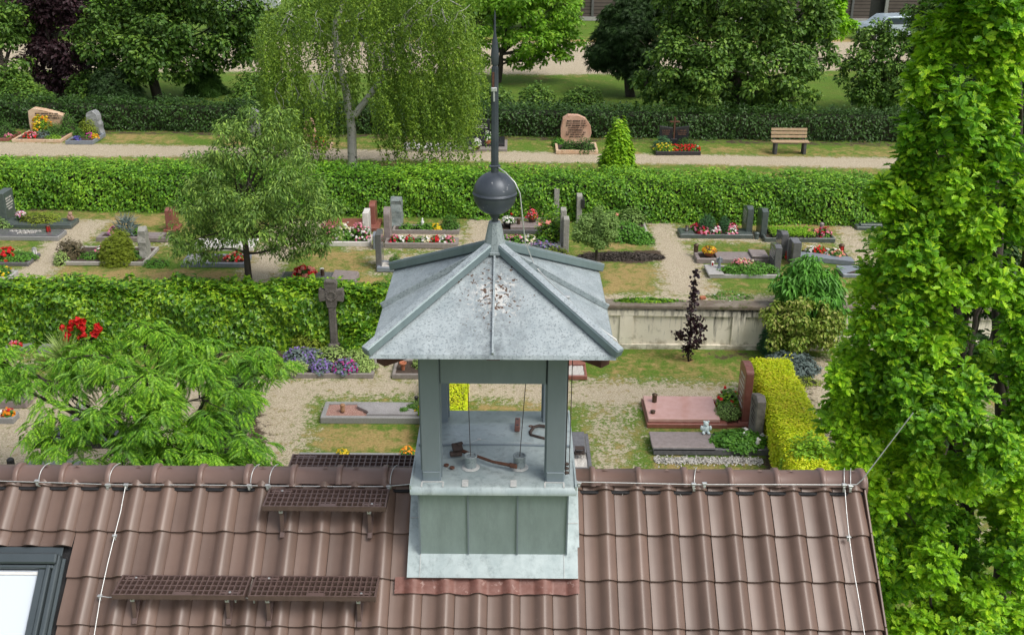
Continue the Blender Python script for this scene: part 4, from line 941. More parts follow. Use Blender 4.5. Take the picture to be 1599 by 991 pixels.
# ------------------------------------------------------------------ graves
def ring(m, W_, D_, h, k, bev=.012, mat=0):
    m.box((0, k/2, h/2), (W_, k, h), bev=bev, mat=mat); m.box((0, D_-k/2, h/2), (W_, k, h), bev=bev, mat=mat)
    for sx in (-1, 1): m.box((sx*(W_/2-k/2), D_/2, h/2-.002), (k, D_-2*k-.004, h-.004), bev=bev, mat=mat)
class Plot:
    def __init__(s, label, x0, x1, y, yb, z, mat, h=.13, k=.09, fill='soil', D_=None, y1=None, kerb=True):
        a = P(x0, y, z); b = P(x1, y1 if y1 is not None else y, z); c = P((x0+x1)/2, yb, z+h if kerb else z); m_ = (a+b)/2
        s.D = D_ or max(c[1]-m_[1], .3); s.W = np.linalg.norm((b-a)[:2]); s.rz = math.atan2(b[1]-a[1], b[0]-a[0]) if y1 is not None else 0
        s.o = thing('grave', label, 'grave', m_, s.rz); s.c = m_; s.z = z; s.h = h; s.lab = label
        if kerb: m = MB(); ring(m, s.W, s.D, h, k); m.build('kerb', MT[mat], s.o)
        if fill:
            m = MB(); nx, ny = 24, 12; X, Y = np.meshgrid(np.linspace(-s.W/2+k*.9, s.W/2-k*.9, nx), np.linspace(k*.9, s.D-k*.9, ny)); Z = h*.72+RNG.uniform(-.012, .018, X.shape)
            i = np.arange(nx*ny).reshape(ny, nx); m.add(np.stack([X, Y, Z], -1).reshape(-1, 3), np.stack([i[:-1, :-1], i[:-1, 1:], i[1:, 1:], i[1:, :-1]], -1).reshape(-1, 4), 0, True)
            m.build('soil' if 'gravel' not in fill else 'gravel', MT[fill], s.o)
    def slab(s, u0, u1, v0, v1, h, mat, t=.08, name='slab', tilt=0, bev=.012):
        m = MB(); m.box(((u0+u1)/2*s.W-s.W/2, (v0+v1)/2*s.D, h-t/2), ((u1-u0)*s.W, (v1-v0)*s.D, t), bev=bev, ry=tilt); m.build(name, MT[mat], s.o); return s
    def curved(s, u0, u1, v0, v1, h, mat, amp=.10, t=.05, name='slab'):
        y = np.linspace(0, 1, 12); L = [((u0+amp*math.sin((q-.5)*math.pi*1.6))*s.W-s.W/2, (v0+(v1-v0)*q)*s.D) for q in y]
        Rr = [((u1-amp*.7*math.sin((q-.5)*math.pi*1.6)*-1)*s.W-s.W/2, (v0+(v1-v0)*q)*s.D) for q in y]
        m = MB(); m.prism(L[::-1]+Rr, t, 'z', (0, 0, h-t/2)); m.build(name, MT[mat], s.o); return s
    def at(s, u, v, h=None):
        c_, s_ = math.cos(s.rz), math.sin(s.rz); x = u*s.W-s.W/2; y = v*s.D; return np.array([s.c[0]+x*c_-y*s_, s.c[1]+x*s_+y*c_, s.z+(s.h if h is None else h)])
def outline(style, w_, h):
    r_ = w_/2
    if style == 'rect': return [(-r_, 0), (r_, 0), (r_, h), (-r_, h)]
    if style == 'arch': return [(-r_, 0), (r_, 0)]+[(r_*math.cos(t), h-r_*.35+r_*.35*math.sin(t)) for t in np.linspace(0, math.pi, 11)]
    if style == 'round': return [(-r_, 0), (r_, 0)]+[(r_*math.cos(t), h-r_*.8+r_*.8*math.sin(t)) for t in np.linspace(0, math.pi, 13)]
    if style == 'slant': return [(-r_, 0), (r_, 0), (r_, h*.86), (-r_*.4, h), (-r_, h*.93)]
    if style == 'peak': return [(-r_, 0), (r_, 0), (r_, h*.86), (0, h), (-r_, h*.86)]
    if style == 'wave': return [(-r_, 0), (r_, 0), (r_, h*.90), (r_*.5, h*.93), (0, h*.98), (-r_*.5, h), (-r_, h*.95)]
    if style == 'rough':
        t = np.linspace(0, 1, 9); return [(-r_, 0), (r_, 0)]+[(r_*(1-q*.35)+.02*math.sin(q*17), h*q*.9) for q in t[1:]]+[(r_*.2, h)]+[(-r_*(1-q*.45)-.02*math.sin(q*13), h*q*.9) for q in t[:0:-1]]
    if style == 'boulder': return [(-r_*.86, 0), (r_*.88, 0), (r_, h*.35), (r_*.93, h*.62), (r_*.62, h*.86), (r_*.1, h*.98), (-r_*.55, h), (-r_*.88, h*.88), (-r_, h*.5), (-r_*.97, h*.2)]
    if style == 'longrock': return [(-r_*.95, 0), (r_, 0), (r_*.93, h*.4), (r_*.75, h*.72), (r_*.45, h*.80), (-r_*.2, h*.93), (-r_*.7, h), (-r_*.95, h*.9), (-r_, h*.4)]
def marks(m, w_, z0, rows, axis, off, rows_h=.05, cw=.022, dens=1, seed=0):
    g = np.random.default_rng(seed)
    for i in range(rows):
        wl = w_*g.uniform(.55, .9); u = -wl/2; zz = z0-i*rows_h; sz = rows_h*(.62 if i % 2 == 0 else .42)
        while u < wl/2:
            l = cw*g.uniform(.5, .9)
            if g.uniform() < .86:
                if axis == 'x': m.box((off, u, zz), (.006, l, sz*g.uniform(.75, 1)))
                else: m.box((u, off, zz), (l, .006, sz*g.uniform(.75, 1)))
            u += cw
def stone(label, xc, yb, ytop, w_, t, style, mat, z=T, axis='x', rz=0, foot=None, ins=None, face=-1, h0=0, pos=None, ch=.012, name='headstone', rows=5, h=None, seed=1):
    """headstone; axis x: its face looks along the row of graves, axis y: its face looks at the camera"""
    b = P(xc, yb, z) if pos is None else np.array(pos, float)
    if h is None: h = PY(xc, ytop, b[1]+(w_/2 if axis == 'x' else t/2))[2]-b[2]
    c = b+np.array([0, w_/2 if axis == 'x' else t/2, 0])
    o = thing(name, label, 'headstone', c, rz); m = MB(); m.prism(outline(style, w_, h), t, axis, (0, 0, 0), ch)
    if style in ('rough', 'boulder', 'longrock'):
        V = m.V[0]; V += RNG.uniform(-.012, .012, V.shape)
    m.build('stone', MT[mat], o)
    if foot: m = MB(); fs = (t+.16, w_+.06) if axis == 'x' else (w_+.1, t+.16); m.box((0, 0, foot/2), (fs[0], fs[1], foot), bev=.01); m.build('foot', MT[mat], o)
    if ins:
        m = MB(); marks(m, w_*.8, h*.80, rows, axis, (face if axis == 'x' else -1)*(t/2+(.014 if style in ('rough', 'boulder', 'longrock') else .001)), h*.085, .026, seed=seed); m.build('inscription', MT[ins], o)
    return o, c, h
def lantern(label, pos, r_=.045, h=.17, mat='bronze', lit=None, name='grave_lantern'):
    o = thing(name, label, 'lantern', pos); m = MB(); m.lathe([(r_*.9, 0), (r_, .01), (r_*.94, .02), (r_*.94, h*.8)], n=10); m.build('housing', MT[lit or mat], o)
    m = MB(); m.lathe([(r_*1.12, h*.8), (r_*1.12, h*.86), (r_*.6, h*.97), (r_*.3, h)], n=10)
    if lit:
        for a in range(4): m.box((math.cos(a*1.57+.78)*r_, math.sin(a*1.57+.78)*r_, h*.4), (.012, .012, h*.82))
        m.lathe([(r_*1.1, 0), (r_*1.1, .015)], n=10)
    m.build('lid', MT[mat], o); return o
def flowers(label, pos, rx, ry, h, cols, n=160, lf='green', size=.05, name='flowering_plant', group=None, nf=26, fs=.042):
    return shrub(name, label, 'flowers', pos, (rx, ry, h), lf, size, n, 'round', 'dome', [(c, nf, fs) for c in cols], group)
def potplant(label, pos, r_, hp, cols, mat='terracotta', lf='green', hf=.12, n=120, group=None):
    o = thing('flower_pot', label, 'flower pot', pos, group=group); m = MB(); m.lathe([(r_*.6, 0), (r_*.95, hp*.8), (r_*1.05, hp), (r_*.98, hp*1.02), (r_*.85, hp*.86), (.01, hp*.84)], n=14); m.build('pot', MT[mat], o)
    m = MB(); d = rdir(n); d[:, 2] = abs(d[:, 2]); leaves(m, d*np.array([r_*1.1, r_*1.1, hf])*RNG.uniform(.5, 1, (n, 1))+(0, 0, hp), d+rdir(n)*.5, .05, 'round', d, 0); m.build('foliage', LF[lf], o)
    for c in cols:
        m = MB(); k = 60; d = rdir(k); d[:, 2] = abs(d[:, 2]); leaves(m, d*np.array([r_*1.15, r_*1.15, hf*1.15])+(0, 0, hp), d+rdir(k)*.5, .035, 'petal', None, 0); m.build('blossom', FC[c], o)
    return o

# --- lower level
g = Plot('lavender bed with grey kerb in front of the ivy by the stone cross', 441, 583, 591, 556, 0, 'graykerb', .12, .07)
for u, v, rx, hh, lf, cl, lab in ((.12, .75, .32, .30, 'blue', ['lavender', 'lavender'], 'lavender clump at the left back corner of the flower bed'), (.42, .25, .26, .22, 'blue', ['lavender', 'lavender'], 'lavender clump at the front middle of the flower bed'), (.68, .25, .30, .24, 'blue', ['lavender', 'magenta'], 'brighter violet lavender clump front right in the flower bed'), (.27, .85, .25, .26, 'blue', ['lavender'], 'small lavender clump below the yellowish shrub')):
    flowers(lab, g.at(u, v, .1), rx, rx*.8, hh, cl, 420, lf, .06, 'lavender', nf=60, fs=.03)
for u, v, rx, hh, lab in ((.12, .25, .30, .20, 'pale green cushion at the left front of the lavender bed'), (.5, .75, .42, .34, 'pale arching ground cover in the middle of the lavender bed'), (.88, .35, .28, .22, 'pale green cushion at the right end of the lavender bed'), (.78, .75, .30, .28, 'pale green cushion at the back right of the lavender bed')):
    shrub('cushion_plant', lab, 'plant', g.at(u, v, .1), (rx, rx*.8, hh), 'pale', .045, 900)
shrub('evergreen_shrub', 'rounded yellowish shrub in front of the ivy left of the stone cross', 'shrub', P(484, 545, 0), (.40, .36, .56), 'gold', .05, 2200)
shrub('evergreen_shrub', 'dark green shrub in front of the ivy right of the stone cross', 'shrub', P(577, 552, 0), (.62, .45, .80), 'ivy', .09, 2400, 'ivy')
g = Plot('small kerbed bed with dark soil beside the left front tower post', 612, 690, 592, 560, 0, 'graykerb', .12, .07)
shrub('cushion_plant', 'pale green cushion in the small bed behind the tower post', 'plant', g.at(.62, .65, .1), (.26, .24, .24), 'pale', .045, 900)
o = thing('terracotta_vase', 'slim terracotta vase standing in the small dark bed', 'vase', g.at(.20, .35, .09)); m = MB(); m.lathe([(.035, 0), (.05, .12), (.055, .14), (.085, .15), (.085, .19), (.07, .192), (.06, .15)], n=12); m.build('vase_body', MT['terracotta'], o)
g = Plot('grave with a curved grey slab between red gravel and small plants', 500, 690, 662, 627, 0, 'granite', .15, .09, 'redgravel')
m = MB(); W_, D_ = g.W, g.D; yy = np.linspace(0, 1, 14)
L = [(-W_/2+W_*(.335-.055*math.sin((q-.45)*5.0)), .09+(D_-.18)*q) for q in yy]; Rr = [(-W_/2+W_*(.745-.055*math.sin((q-.45)*5.0)), .09+(D_-.18)*q) for q in yy]
m.prism(L[::-1]+Rr, .06, 'z', (0, 0, .155)); m.build('slab', pm('polished_grey_slab', (.27, .255, .26), (.36, .345, .35), 2, .14, c3=(.2, .19, .19), s3=90), g.o)
m = MB(); m.box((W_*.36, D_/2, .118), (W_*.24, D_*.84, .02)); m.build('soil', MT['soil'], g.o)
lantern('round wooden log lantern on the red gravel', g.at(.17, .42, .13), .05, .18, 'woodlog', name='wooden_lantern')
lantern('small black vase on the back kerb of the curved slab grave', g.at(.77, .93, .15), .04, .17, 'blackpot', name='grave_vase')
for u, v, c, lab in ((.68, .4, [], 'small dark cushion by the curved slab'), (.74, .62, [], 'low plant behind the dark cushion by the curved slab'), (.82, .4, ['yellow'], 'yellow dotted cushion near the tower post')): flowers(lab, g.at(u, v, .11), .12, .12, .12, c, 200, 'box' if not c else 'yellowgreen', .035)
shrub('cushion_plant', 'grey green cushion near the tower post on the curved slab grave', 'plant', g.at(.80, .75, .1), (.17, .15, .17), 'willow', .04, 400)
g = Plot('kerbed bed partly hidden by the rear step grating', 455, 668, 752, 706, 0, 'granite', .14, .08)
potplant('bowl of orange and pale flowers right of the rear step grating', P(637, 737, .1), .16, .16, ['orange', 'orange'], 'bronze', hf=.34, n=260)
potplant('bowl with white flowers at the foot of the orange flowers', P(637, 748, .1), .17, .10, ['white', 'cream'], 'blackpot', hf=.16, n=260)
shrub('cushion_plant', 'small yellow flowers behind the rear step grating', 'plant', P(536, 712, .1), (.12, .1, .12), 'green', .04, 150, fl=[('yellow', 40, .035)])
g = Plot('reddish kerbed grave with pale pebbles just right of the tower roof', 862, 917, 593, 562, 0, 'redgranite', .10, .06, 'whitegravel', D_=1.05)
g.slab(.3, .98, .55, .98, .13, 'redgranite', .05)
g = Plot('dark slab grave partly hidden behind the right side of the tower', 878, 925, 742, 676, 0, 'darkgranite', .14, .08, 'whitegravel'); g.slab(.0, .86, .42, 1.0, .18, 'darkgranite', .05)
o = thing('metal_scaffold_stand', 'small dark metal lantern frame on the slab right of the tower', 'frame', P(905, 712, .14)); m = MB()
for x, y in ((-.08, -.06), (.08, -.06), (-.08, .06), (.08, .06)): m.box((x, y, .09), (.012, .012, .18))
m.box((0, 0, .18), (.18, .14, .012)); m.box((0, 0, .08), (.18, .14, .01)); m.build('frame', MT['darkrust'], o)
g = Plot('wide pink polished grave slab on a stepped base', 1010, 1212, 668, 630, 0, 'pinkpolish', .12, .5, None, kerb=False)
m = MB(); m.box((-g.W*.19, g.D/2, .05), (g.W*.62, g.D+.06, .10), bev=.01); m.box((g.W*.30, g.D/2, .025), (g.W*.355, g.D*.96, .05)); m.build('base', MT['redgranite'], g.o); g.slab(.01, .565, .03, .98, .19, 'pinkpolish', .085)
lantern('bronze lantern on the pink slab', g.at(.09, .72, .19), .055, .20); lantern('low bronze dish on the pink slab', g.at(.055, .25, .19), .05, .06, name='grave_dish')
flowers('dark red rose clump beside the red headstone', g.at(.69, .70, .06), .30, .28, .42, ['red'], 700, 'ivy', .055, 'rose_bush', nf=22, fs=.055)
shrub('clipped_ball_shrub', 'clipped green ball at the end of the pink slab', 'shrub', g.at(.645, .30, .05), (.26, .25, .34), 'willow', .03, 2400, shape='ball')
stone('tall dark red polished headstone with a rounded top behind the pink slab', 1168, 661, 567, .62, .16, 'arch', 'redgranite', 0, ins='inscrl', foot=.08, rows=7, pos=P(1164, 664, 0))
g = Plot('dark polished slab grave in front of the pink one', 1020, 1200, 711, 676, 0, 'darkgranite', .14, .07)
g.slab(-.01, .53, .02, .98, .18, 'mauvegranite', .04); g.slab(-.005, .54, .0, 1.0, .155, 'darkgranite', .06, 'slab_base')
stone('grey weathered headstone with a sloping top in front of the yellow hedge', 1186, 684, 613, .56, .17, 'slant', 'oldstone', 0, ins='inscr', foot=.07, rows=6, pos=P(1183, 695, 0), seed=4)
shrub('ground_cover', 'dense leafy ground cover on the dark slab grave', 'plant', g.at(.77, .5, .1), (.62, .36, .22), 'green', .05, 2600, 'round', fl=[('white', 5, .06)])
o = thing('teddy_bear', 'small pale blue plush bear sitting on the corner of the dark slab', 'plush toy', g.at(.49, .93, .18)); m = MB()
for c, r_ in (((0, 0, .09), (.075, .06, .09)), ((0, 0, .20), (.055, .052, .052)), ((-.045, 0, .245), (.02, .015, .02)), ((.045, 0, .245), (.02, .015, .02)), ((-.085, -.02, .11), (.03, .03, .055)), ((.085, -.02, .11), (.03, .03, .055)), ((-.05, -.07, .03), (.03, .05, .03)), ((.05, -.07, .03), (.03, .05, .03)), ((0, -.048, .19), (.022, .02, .018))): m.blob(c, r_, 12, 8)
m.build('plush_body', pm('pale_blue_plush', (.50, .62, .64), (.62, .70, .70), 30, .95, bmp=.6), o)
for u, v, lab in ((.80, .45, 'small white angel figure standing in the ground cover'), (.90, .12, 'small white flower vase at the front of the ground cover')):
    o = thing('white_ornament', lab, 'ornament', g.at(u, v, .22)); m = MB(); m.lathe([(.03, 0), (.045, .03), (.02, .08), (.03, .12), (.005, .15)], n=10); m.blob((.03, 0, .09), (.035, .015, .03)); m.build('figure', MT['white'], o)
m = MB(); q0, q1 = P(1022, 718, .01), P(1190, 718, .01); k = 2200; pp = np.stack([RNG.uniform(q0[0], q1[0], k), q0[1]+RNG.normal(0, .07, k), RNG.uniform(.0, .02, k)], 1); leaves(m, pp, rdir(k)+np.array([0, 0, 1]), .028, 'petal', None, 0)
tag(m.build('white_pebbles', MT['whitegravel']), 'strip of white pebbles in front of the dark slab grave', 'pebbles', kind='stuff')
# left group under the feathery tree
for x0, x1, y, yb, lab in ((6, 46, 549, 537, 'small grey slab at the far left in front of the ivy'), (58, 92, 552, 542, 'small grey slab beside the variegated grass')):
    g = Plot(lab, x0, x1, y, yb, 0, 'granite', .10, .5, None, kerb=False); g.slab(0, 1, 0, 1, .10, 'granite', .10)
flowers('small red flower posy on the far left slab', P(24, 541, .1), .14, .1, .12, ['red', 'pink'], 80, nf=16)
g = Plot('grey slab grave at the left edge under the feathery tree', -60, 42, 637, 618, 0, 'darkgranite', .16, .5, None, kerb=False); g.slab(0, 1, 0, 1, .16, 'mauvegranite', .16)
potplant('wide black bowl on the slab at the left edge', g.at(.84, .8, .16), .14, .10, [], 'blackpot', hf=.08, n=60); potplant('pot of pink flowers at the left edge', g.at(.55, .6, .16), .10, .12, ['pink', 'white'])
g = Plot('low grey kerbed grave at the left edge below the black bowl', -60, 22, 662, 648, 0, 'granite', .14, .08); flowers('red and orange posy on the low left grave', g.at(.85, .5, .1), .12, .1, .14, ['red', 'orange'], 90)
lantern('green and white candle on the low left grave', g.at(.72, .5, .12), .04, .12, 'white')
g = Plot('black slab grave half hidden under the feathery tree', 52, 210, 700, 676, 0, 'blackgranite', .14, .5, None, kerb=False); g.slab(0, 1, 0, 1, .14, 'blackgranite', .14)
g = Plot('grey grave slab just behind the ridge at the left', 26, 120, 744, 728, 0, 'granite', .14, .5, None, kerb=False); g.slab(0, 1, 0, 1, .14, 'granite', .14); lantern('black square lantern behind the ridge at the far left', P(19, 733, 0), .06, .26, 'blackpot', 'blackpot')
stone('grey headstone half hidden under the feathery tree', 118, 668, 635, .55, .16, 'rect', 'granite', 0, pos=P(118, 668, 0)); stone('low pale headstone glimpsed through the feathery tree', 236, 636, 616, .5, .2, 'arch', 'lightgranite', 0, pos=P(236, 636, 0))
shrub('rose_bush', 'rose bush with large bright red blooms in front of the ivy', 'rose bush', P(142, 552, 0), (.46, .38, .78), 'ivy', .07, 1500, fl=[])
o = [x for x in bpy.data.objects if x.get('label') == 'rose bush with large bright red blooms in front of the ivy'][0]
for dx, dz in ((-.44, .80), (-.38, .62), (-.22, .92), (-.10, 1.0), (0.02, .96), (.0, .80), (-.08, .86), (-.10, .58), (.02, .64), (.32, .86), (.38, .78), (.28, .70), (.22, .64), (-.30, .80), (-.42, .50)):
    m = MB(); n_ = 22; d = rdir(n_); leaves(m, d*.045+np.array([dx, -.22, dz-.06]), d, .075, 'round', None, 0); m.build('bloom', FC['red'], o)
k = 260; m = MB(); d = rdir(k); d[:, 2] = abs(d[:, 2])+.6; leaves(m, d*.03, rdir(k), .62, 'blade', unit(d), 0, .3); q = P(104, 562, 0); tag(m.build('variegated_grass', LF['pale'], loc=(0, 0, 0)), 'pale variegated grass tuft left of the red roses', 'grass tuft').location = q
lowhedge('dark clipped conifer hedge with golden tips beside the gravel right of the feathery tree', (300, 742), 352, 628, .9, 'conifer', .06, 9000)
shrub('golden_conifer', 'golden orange tipped conifer in front of the dark hedge', 'shrub', P(338, 700, 0), (.36, .32, 1.05), 'gold', .06, 2400, 'spray')
# stone cross
q = P(523, 551, 0); hc = PY(521, 438, q[1])[2]; o = thing('stone_cross', 'old carved stone cross on a tall shaft in front of the ivy', 'cross', q); m = MB(); r_ = .115
m.box((0, 0, (hc-.60)/2), (.165, .15, hc-.60), bev=.02); m.box((0, 0, .12), (.26, .24, .30), bev=.03); m.build('shaft', MT['crossstone'], o)
m = MB(); a = hc-.34; cr = [(-.10, -.30), (.10, -.30), (.13, -.16), (.12, -.12), (.27, -.15), (.29, 0), (.27, .15), (.12, .12), (.15, .25), (.14, .33), (-.14, .33), (-.15, .25), (-.12, .12), (-.27, .15), (-.29, 0), (-.27, -.15), (-.12, -.12), (-.13, -.16)]
m.prism(cr, .17, 'y', (0, 0, a), .015); m.box((0, 0, hc-.01), (.22, .20, .05), bev=.01)
for t in range(12): an = t*math.pi/6; m.box((.105*math.cos(an), -.09, a+.105*math.sin(an)), (.05, .03, .05), bev=.008)
m.build('carved_head', MT['crossstone'], o)

# --- terrace, rows of graves
def G(*a, **k): return Plot(a[0], a[1], a[2], a[3], a[4], T, a[5], **k)
stone('tall grey-green headstone at the left edge before the bright hedge', 8, 352, 298, .62, .24, 'rect', 'greengranite', pos=P(6, 352, T), ins='inscrl', face=1, foot=.08)
g = G('dark green granite slab grave with a moss mound at the far left', -20, 112, 357, 340, 'greengranite', h=.12, k=.10); g.slab(.16, .50, .12, .88, .14, 'greengranite', .06); g.slab(.72, .99, .12, .88, .14, 'greengranite', .06)
shrub('moss_cushion', 'yellow green moss mound on the dark green slab grave', 'plant', g.at(.58, .5, .1), (.62, .30, .28), 'gold', .04, 1500)
potplant('pot of pink and white flowers on the dark green slab', g.at(.35, .6, .14), .13, .12, ['pink', 'white', 'mauve'], 'blackpot')
o = thing('clay_figurine', 'small seated clay figurine at the right end of the dark green slab', 'figurine', g.at(.95, .55, .14)); m = MB(); m.blob((0, 0, .07), (.10, .08, .08)); m.blob((0, 0, .19), (.065, .06, .065)); m.blob((-.05, -.05, .12), (.03, .04, .05)); m.blob((.05, -.05, .12), (.03, .04, .05)); m.build('figure', MT['figurine'], o)
g = G('grey polished slab grave with pale pebble lettering at the left', -20, 92, 376, 358, 'granite', h=.12, k=.10); g.slab(.02, .98, .06, .94, .15, 'darkgranite', .06)
m = MB()
for i in range(46): t = i/45; m.box((-.20*g.W+t*.44*g.W-.1, g.D*(.62+.07*math.sin(i*1.1)), .156), (.03, .035*RNG.uniform(.6, 1.4), .012))
m.build('pebble_lettering', MT['whitegravel'], g.o)
m = MB(); k = 130; u = RNG.uniform(-.1*g.W, .14*g.W, k); leaves(m, np.stack([u, g.D*.27+.05*np.cos(u*3)+RNG.normal(0, .02, k), np.full(k, .16)], 1), rdir(k)+np.array([0, 0, 1]), .03, 'petal', None, 0); m.build('pebble_trail', MT['whitegravel'], g.o)
lantern('dark red candle lantern on the grey slab at the left', g.at(.80, .55, .15), .06, .20, 'bronze', 'redglass')
flowers('feathery green plant beside the left pot', P(4, 362, T), .26, .2, .36, [], 400, 'willow', .05)
g = G('grave bed of low green plants with red flowers at the left edge', -40, 45, 416, 394, 'darkgranite', h=.10, k=.07)
shrub('ground_cover', 'green ground cover in the left edge bed', 'plant', g.at(.72, .5, .08), (.42, .28, .16), 'green', .05, 900); flowers('red begonias in the left edge bed', g.at(.50, .45, .08), .22, .2, .26, ['red', 'red'], 220, nf=18, fs=.06); shrub('ground_cover', 'pale green cushion behind the red begonias', 'plant', g.at(.56, .85, .1), (.2, .14, .18), 'pale', .045, 300)
lantern('silver candle lantern at the corner of the left edge bed', g.at(.93, .85, .10), .055, .19, 'granite', 'white')
g = G('pale kerbed bed at the bottom left of the terrace', -40, 15, 441, 421, 'lightgranite', h=.12, k=.10); flowers('leafy plant in the pale kerbed bed', g.at(.62, .5, .08), .26, .2, .24, ['yellow'], 400, 'green')
shrub('ornamental_grass', 'yellow green grass tuft above the ivy', 'grass tuft', P(50, 457, T), (.75, .3, .20), 'gold', .14, 900, 'blade', core=False, up=0)
g = G('mauve granite kerbed grave with pink and mauve flowers', 150, 262, 378, 362, 'mauvegranite', h=.13, k=.10); g.slab(.66, .92, .12, .88, .15, 'mauvegranite', .06)
flowers('mauve flowers in the mauve kerbed grave', g.at(.22, .6, .1), .18, .14, .20, ['mauve', 'pink'], 120); shrub('blue_grass', 'blue green grass tuft behind the golden conifer', 'grass tuft', g.at(.38, .7, .1), (.22, .2, .42), 'blue', .28, 260, 'blade', core=False, up=0); flowers('small leafy plant in the mauve kerbed grave', g.at(.53, .7, .1), .12, .1, .2, [], 90)
stone('brown polished headstone with slanted top beside the olive tree', 264, 366, 322, .55, .20, 'slant', 'redgranite', pos=P(266, 364, T), foot=.1)
g = G('grave bed with golden conifer and pale kerb', 100, 226, 415, 384, 'concrete', h=.10, k=.07)
shrub('evergreen_shrub', 'brownish rounded shrub at the left of the conifer bed', 'shrub', P(112, 404, T), (.38, .32, .52), 'brownish', .055, 1500); shrub('cushion_plant', 'small pale leaved plant at the corner of the conifer bed', 'plant', P(97, 412, T), (.20, .18, .32), 'pale', .05, 420)
shrub('golden_conifer', 'broad golden conifer beside the rough pale stone', 'shrub', P(185, 410, T), (.46, .40, .72), 'gold', .07, 2600, 'spray'); shrub('golden_conifer', 'upper shoot of golden conifer behind the broad one', 'shrub', P(190, 396, T), (.30, .28, .66), 'gold', .07, 1300, 'spray')
flowers('white and pink flowers left of the broad golden conifer', g.at(.34, .6, .08), .16, .12, .18, ['white', 'pink'], 100); shrub('ground_cover', 'green ground cover in front of the conifer bed', 'plant', g.at(.3, .35, .08), (.5, .2, .14), 'green', .045, 700); shrub('cushion_plant', 'strappy green plant at the foot of the rough pale stone', 'plant', g.at(.80, .3, .08), (.22, .16, .24), 'box', .08, 400, 'long')
stone('rough pale grey standing stone behind the golden conifer', 222, 409, 354, .40, .20, 'rough', 'lichenstone', pos=P(224, 408, T))
shrub('ground_cover', 'leafy green plants right of the rough pale stone', 'plant', P(244, 414, T), (.35, .25, .18), 'green', .05, 600)
g = G('pale kerbed grave with red and orange flowers under the olive tree', 282, 384, 418, 396, 'bluegranite', h=.12, k=.09); flowers('red and orange flowers under the olive tree', g.at(.78, .5, .1), .22, .16, .16, ['red', 'salmon'], 160); g.slab(.06, .42, .15, .85, .14, 'lightgranite', .06)
g = G('white marble slab grave glimpsed behind the olive tree trunk', 300, 396, 392, 378, 'whitestone', h=.12, k=.5, kerb=False, fill=None); g.slab(0, 1, 0, 1, .12, 'whitestone', .12)
g = G('red-brown slab grave behind the white headstone', 505, 592, 362, 347, 'redgranite', h=.12, k=.5, kerb=False, fill=None); g.slab(0, 1, 0, 1, .12, 'redgranite', .12)
stone('tall red-brown headstone with rounded top behind the white one', 581, 358, 314, .5, .17, 'arch', 'redgranite', pos=P(582, 357, T))
stone('slim white headstone behind the white flower bed', 571, 379, 329, .5, .16, 'rect', 'whitestone', pos=P(572, 378, T))
g = G('white kerbed bed full of pale flowers beside the olive tree', 492, 578, 385, 365, 'whitestone', h=.13, k=.07)
for u, c, lab in ((.2, ['pink'], 'pink flower clump at the left of the white kerbed bed'), (.5, ['white', 'cream'], 'large white flower clump in the white kerbed bed'), (.80, ['white', 'pink'], 'white flower clump beside the slim white headstone')): flowers(lab, g.at(u, .5, .1), .26, .2, .40, c, 300, 'green', nf=45)
g = G('kerbed grave with clipped box ball and a white figurine', 612, 717, 366, 350, 'graykerb', h=.12, k=.07)
stone('tall rough green slate standing stone before the hedge', 619, 357, 307, .55, .30, 'rough', 'rockgreen', pos=P(619, 358, T))
shrub('clipped_ball_shrub', 'round green box ball at the right end of the figurine grave', 'shrub', g.at(.86, .5, .1), (.27, .24, .38), 'box', .04, 1600); flowers('yellow flowers beside the box ball', g.at(.65, .3, .1), .14, .1, .14, ['yellow', 'yellow'], 80, fs=.05)
for u in (.22, .42, .55): flowers('low green plant in the figurine grave, number of steps from the slate: '[:35]+{.22: ' nearest the green slate', .42: ' left of the figurine', .55: ' right of the figurine'}[u], g.at(u, .35, .1), .20, .14, .16, [], 160, 'green')
o = thing('white_figurine', 'small white angel figurine on the kerb of the box ball grave', 'figurine', g.at(.44, .7, .12)); m = MB(); m.lathe([(.06, 0), (.04, .08), (.05, .13), (.02, .17), (.03, .20), (.005, .24)], n=10); m.build('figure', MT['white'], o)
g = G('brown kerbed grave with red and white begonias', 600, 715, 388, 370, 'graykerb', h=.14, k=.10)
stone('grey headstone with rounded head and mauve cap beside the slate stone', 603, 379, 323, .46, .17, 'round', 'mauvegranite', pos=P(605, 379, T))
for u, c, lab in ((.12, ['crimson', 'pink'], 'pink and red begonias at the left of the brown kerb'), (.22, ['white'], 'white begonia second in the brown kerbed row'), (.33, ['crimson'], 'dark red begonia third in the brown kerbed row'), (.47, [], 'green plant in the middle of the begonia row'), (.56, ['white', 'cream'], 'white begonias right of the middle in the brown kerb'), (.68, ['crimson', 'red'], 'bright red begonia in the right half of the brown kerb'), (.80, ['white'], 'white begonia near the right end of the brown kerb'), (.88, ['salmon', 'pink'], 'low pink flowers at the right end of the brown kerb')): flowers(lab, g.at(u, .4, .1), .13, .12, .17, c, 110, 'green', .04, nf=22, fs=.04)
g = G('white gravel grave with a small green box ball', 588, 700, 425, 406, 'bluegranite', h=.12, k=.08, fill='whitegravel')
stone('slim dark grey headstone left of the white gravel grave', 592, 414, 362, .50, .15, 'rect', 'darkgranite', pos=P(592, 421, T))
shrub('clipped_ball_shrub', 'small dark green ball on the white gravel', 'shrub', g.at(.25, .55, .1), (.16, .15, .24), 'box', .035, 800)
o = thing('decorative_rock', 'pale rounded rock on the white gravel grave', 'rock', g.at(.42, .6, .1)); m = MB(); m.blob((0, 0, .07), (.16, .12, .10), 10, 7, .12); m.build('rock', MT['lightgranite'], o)
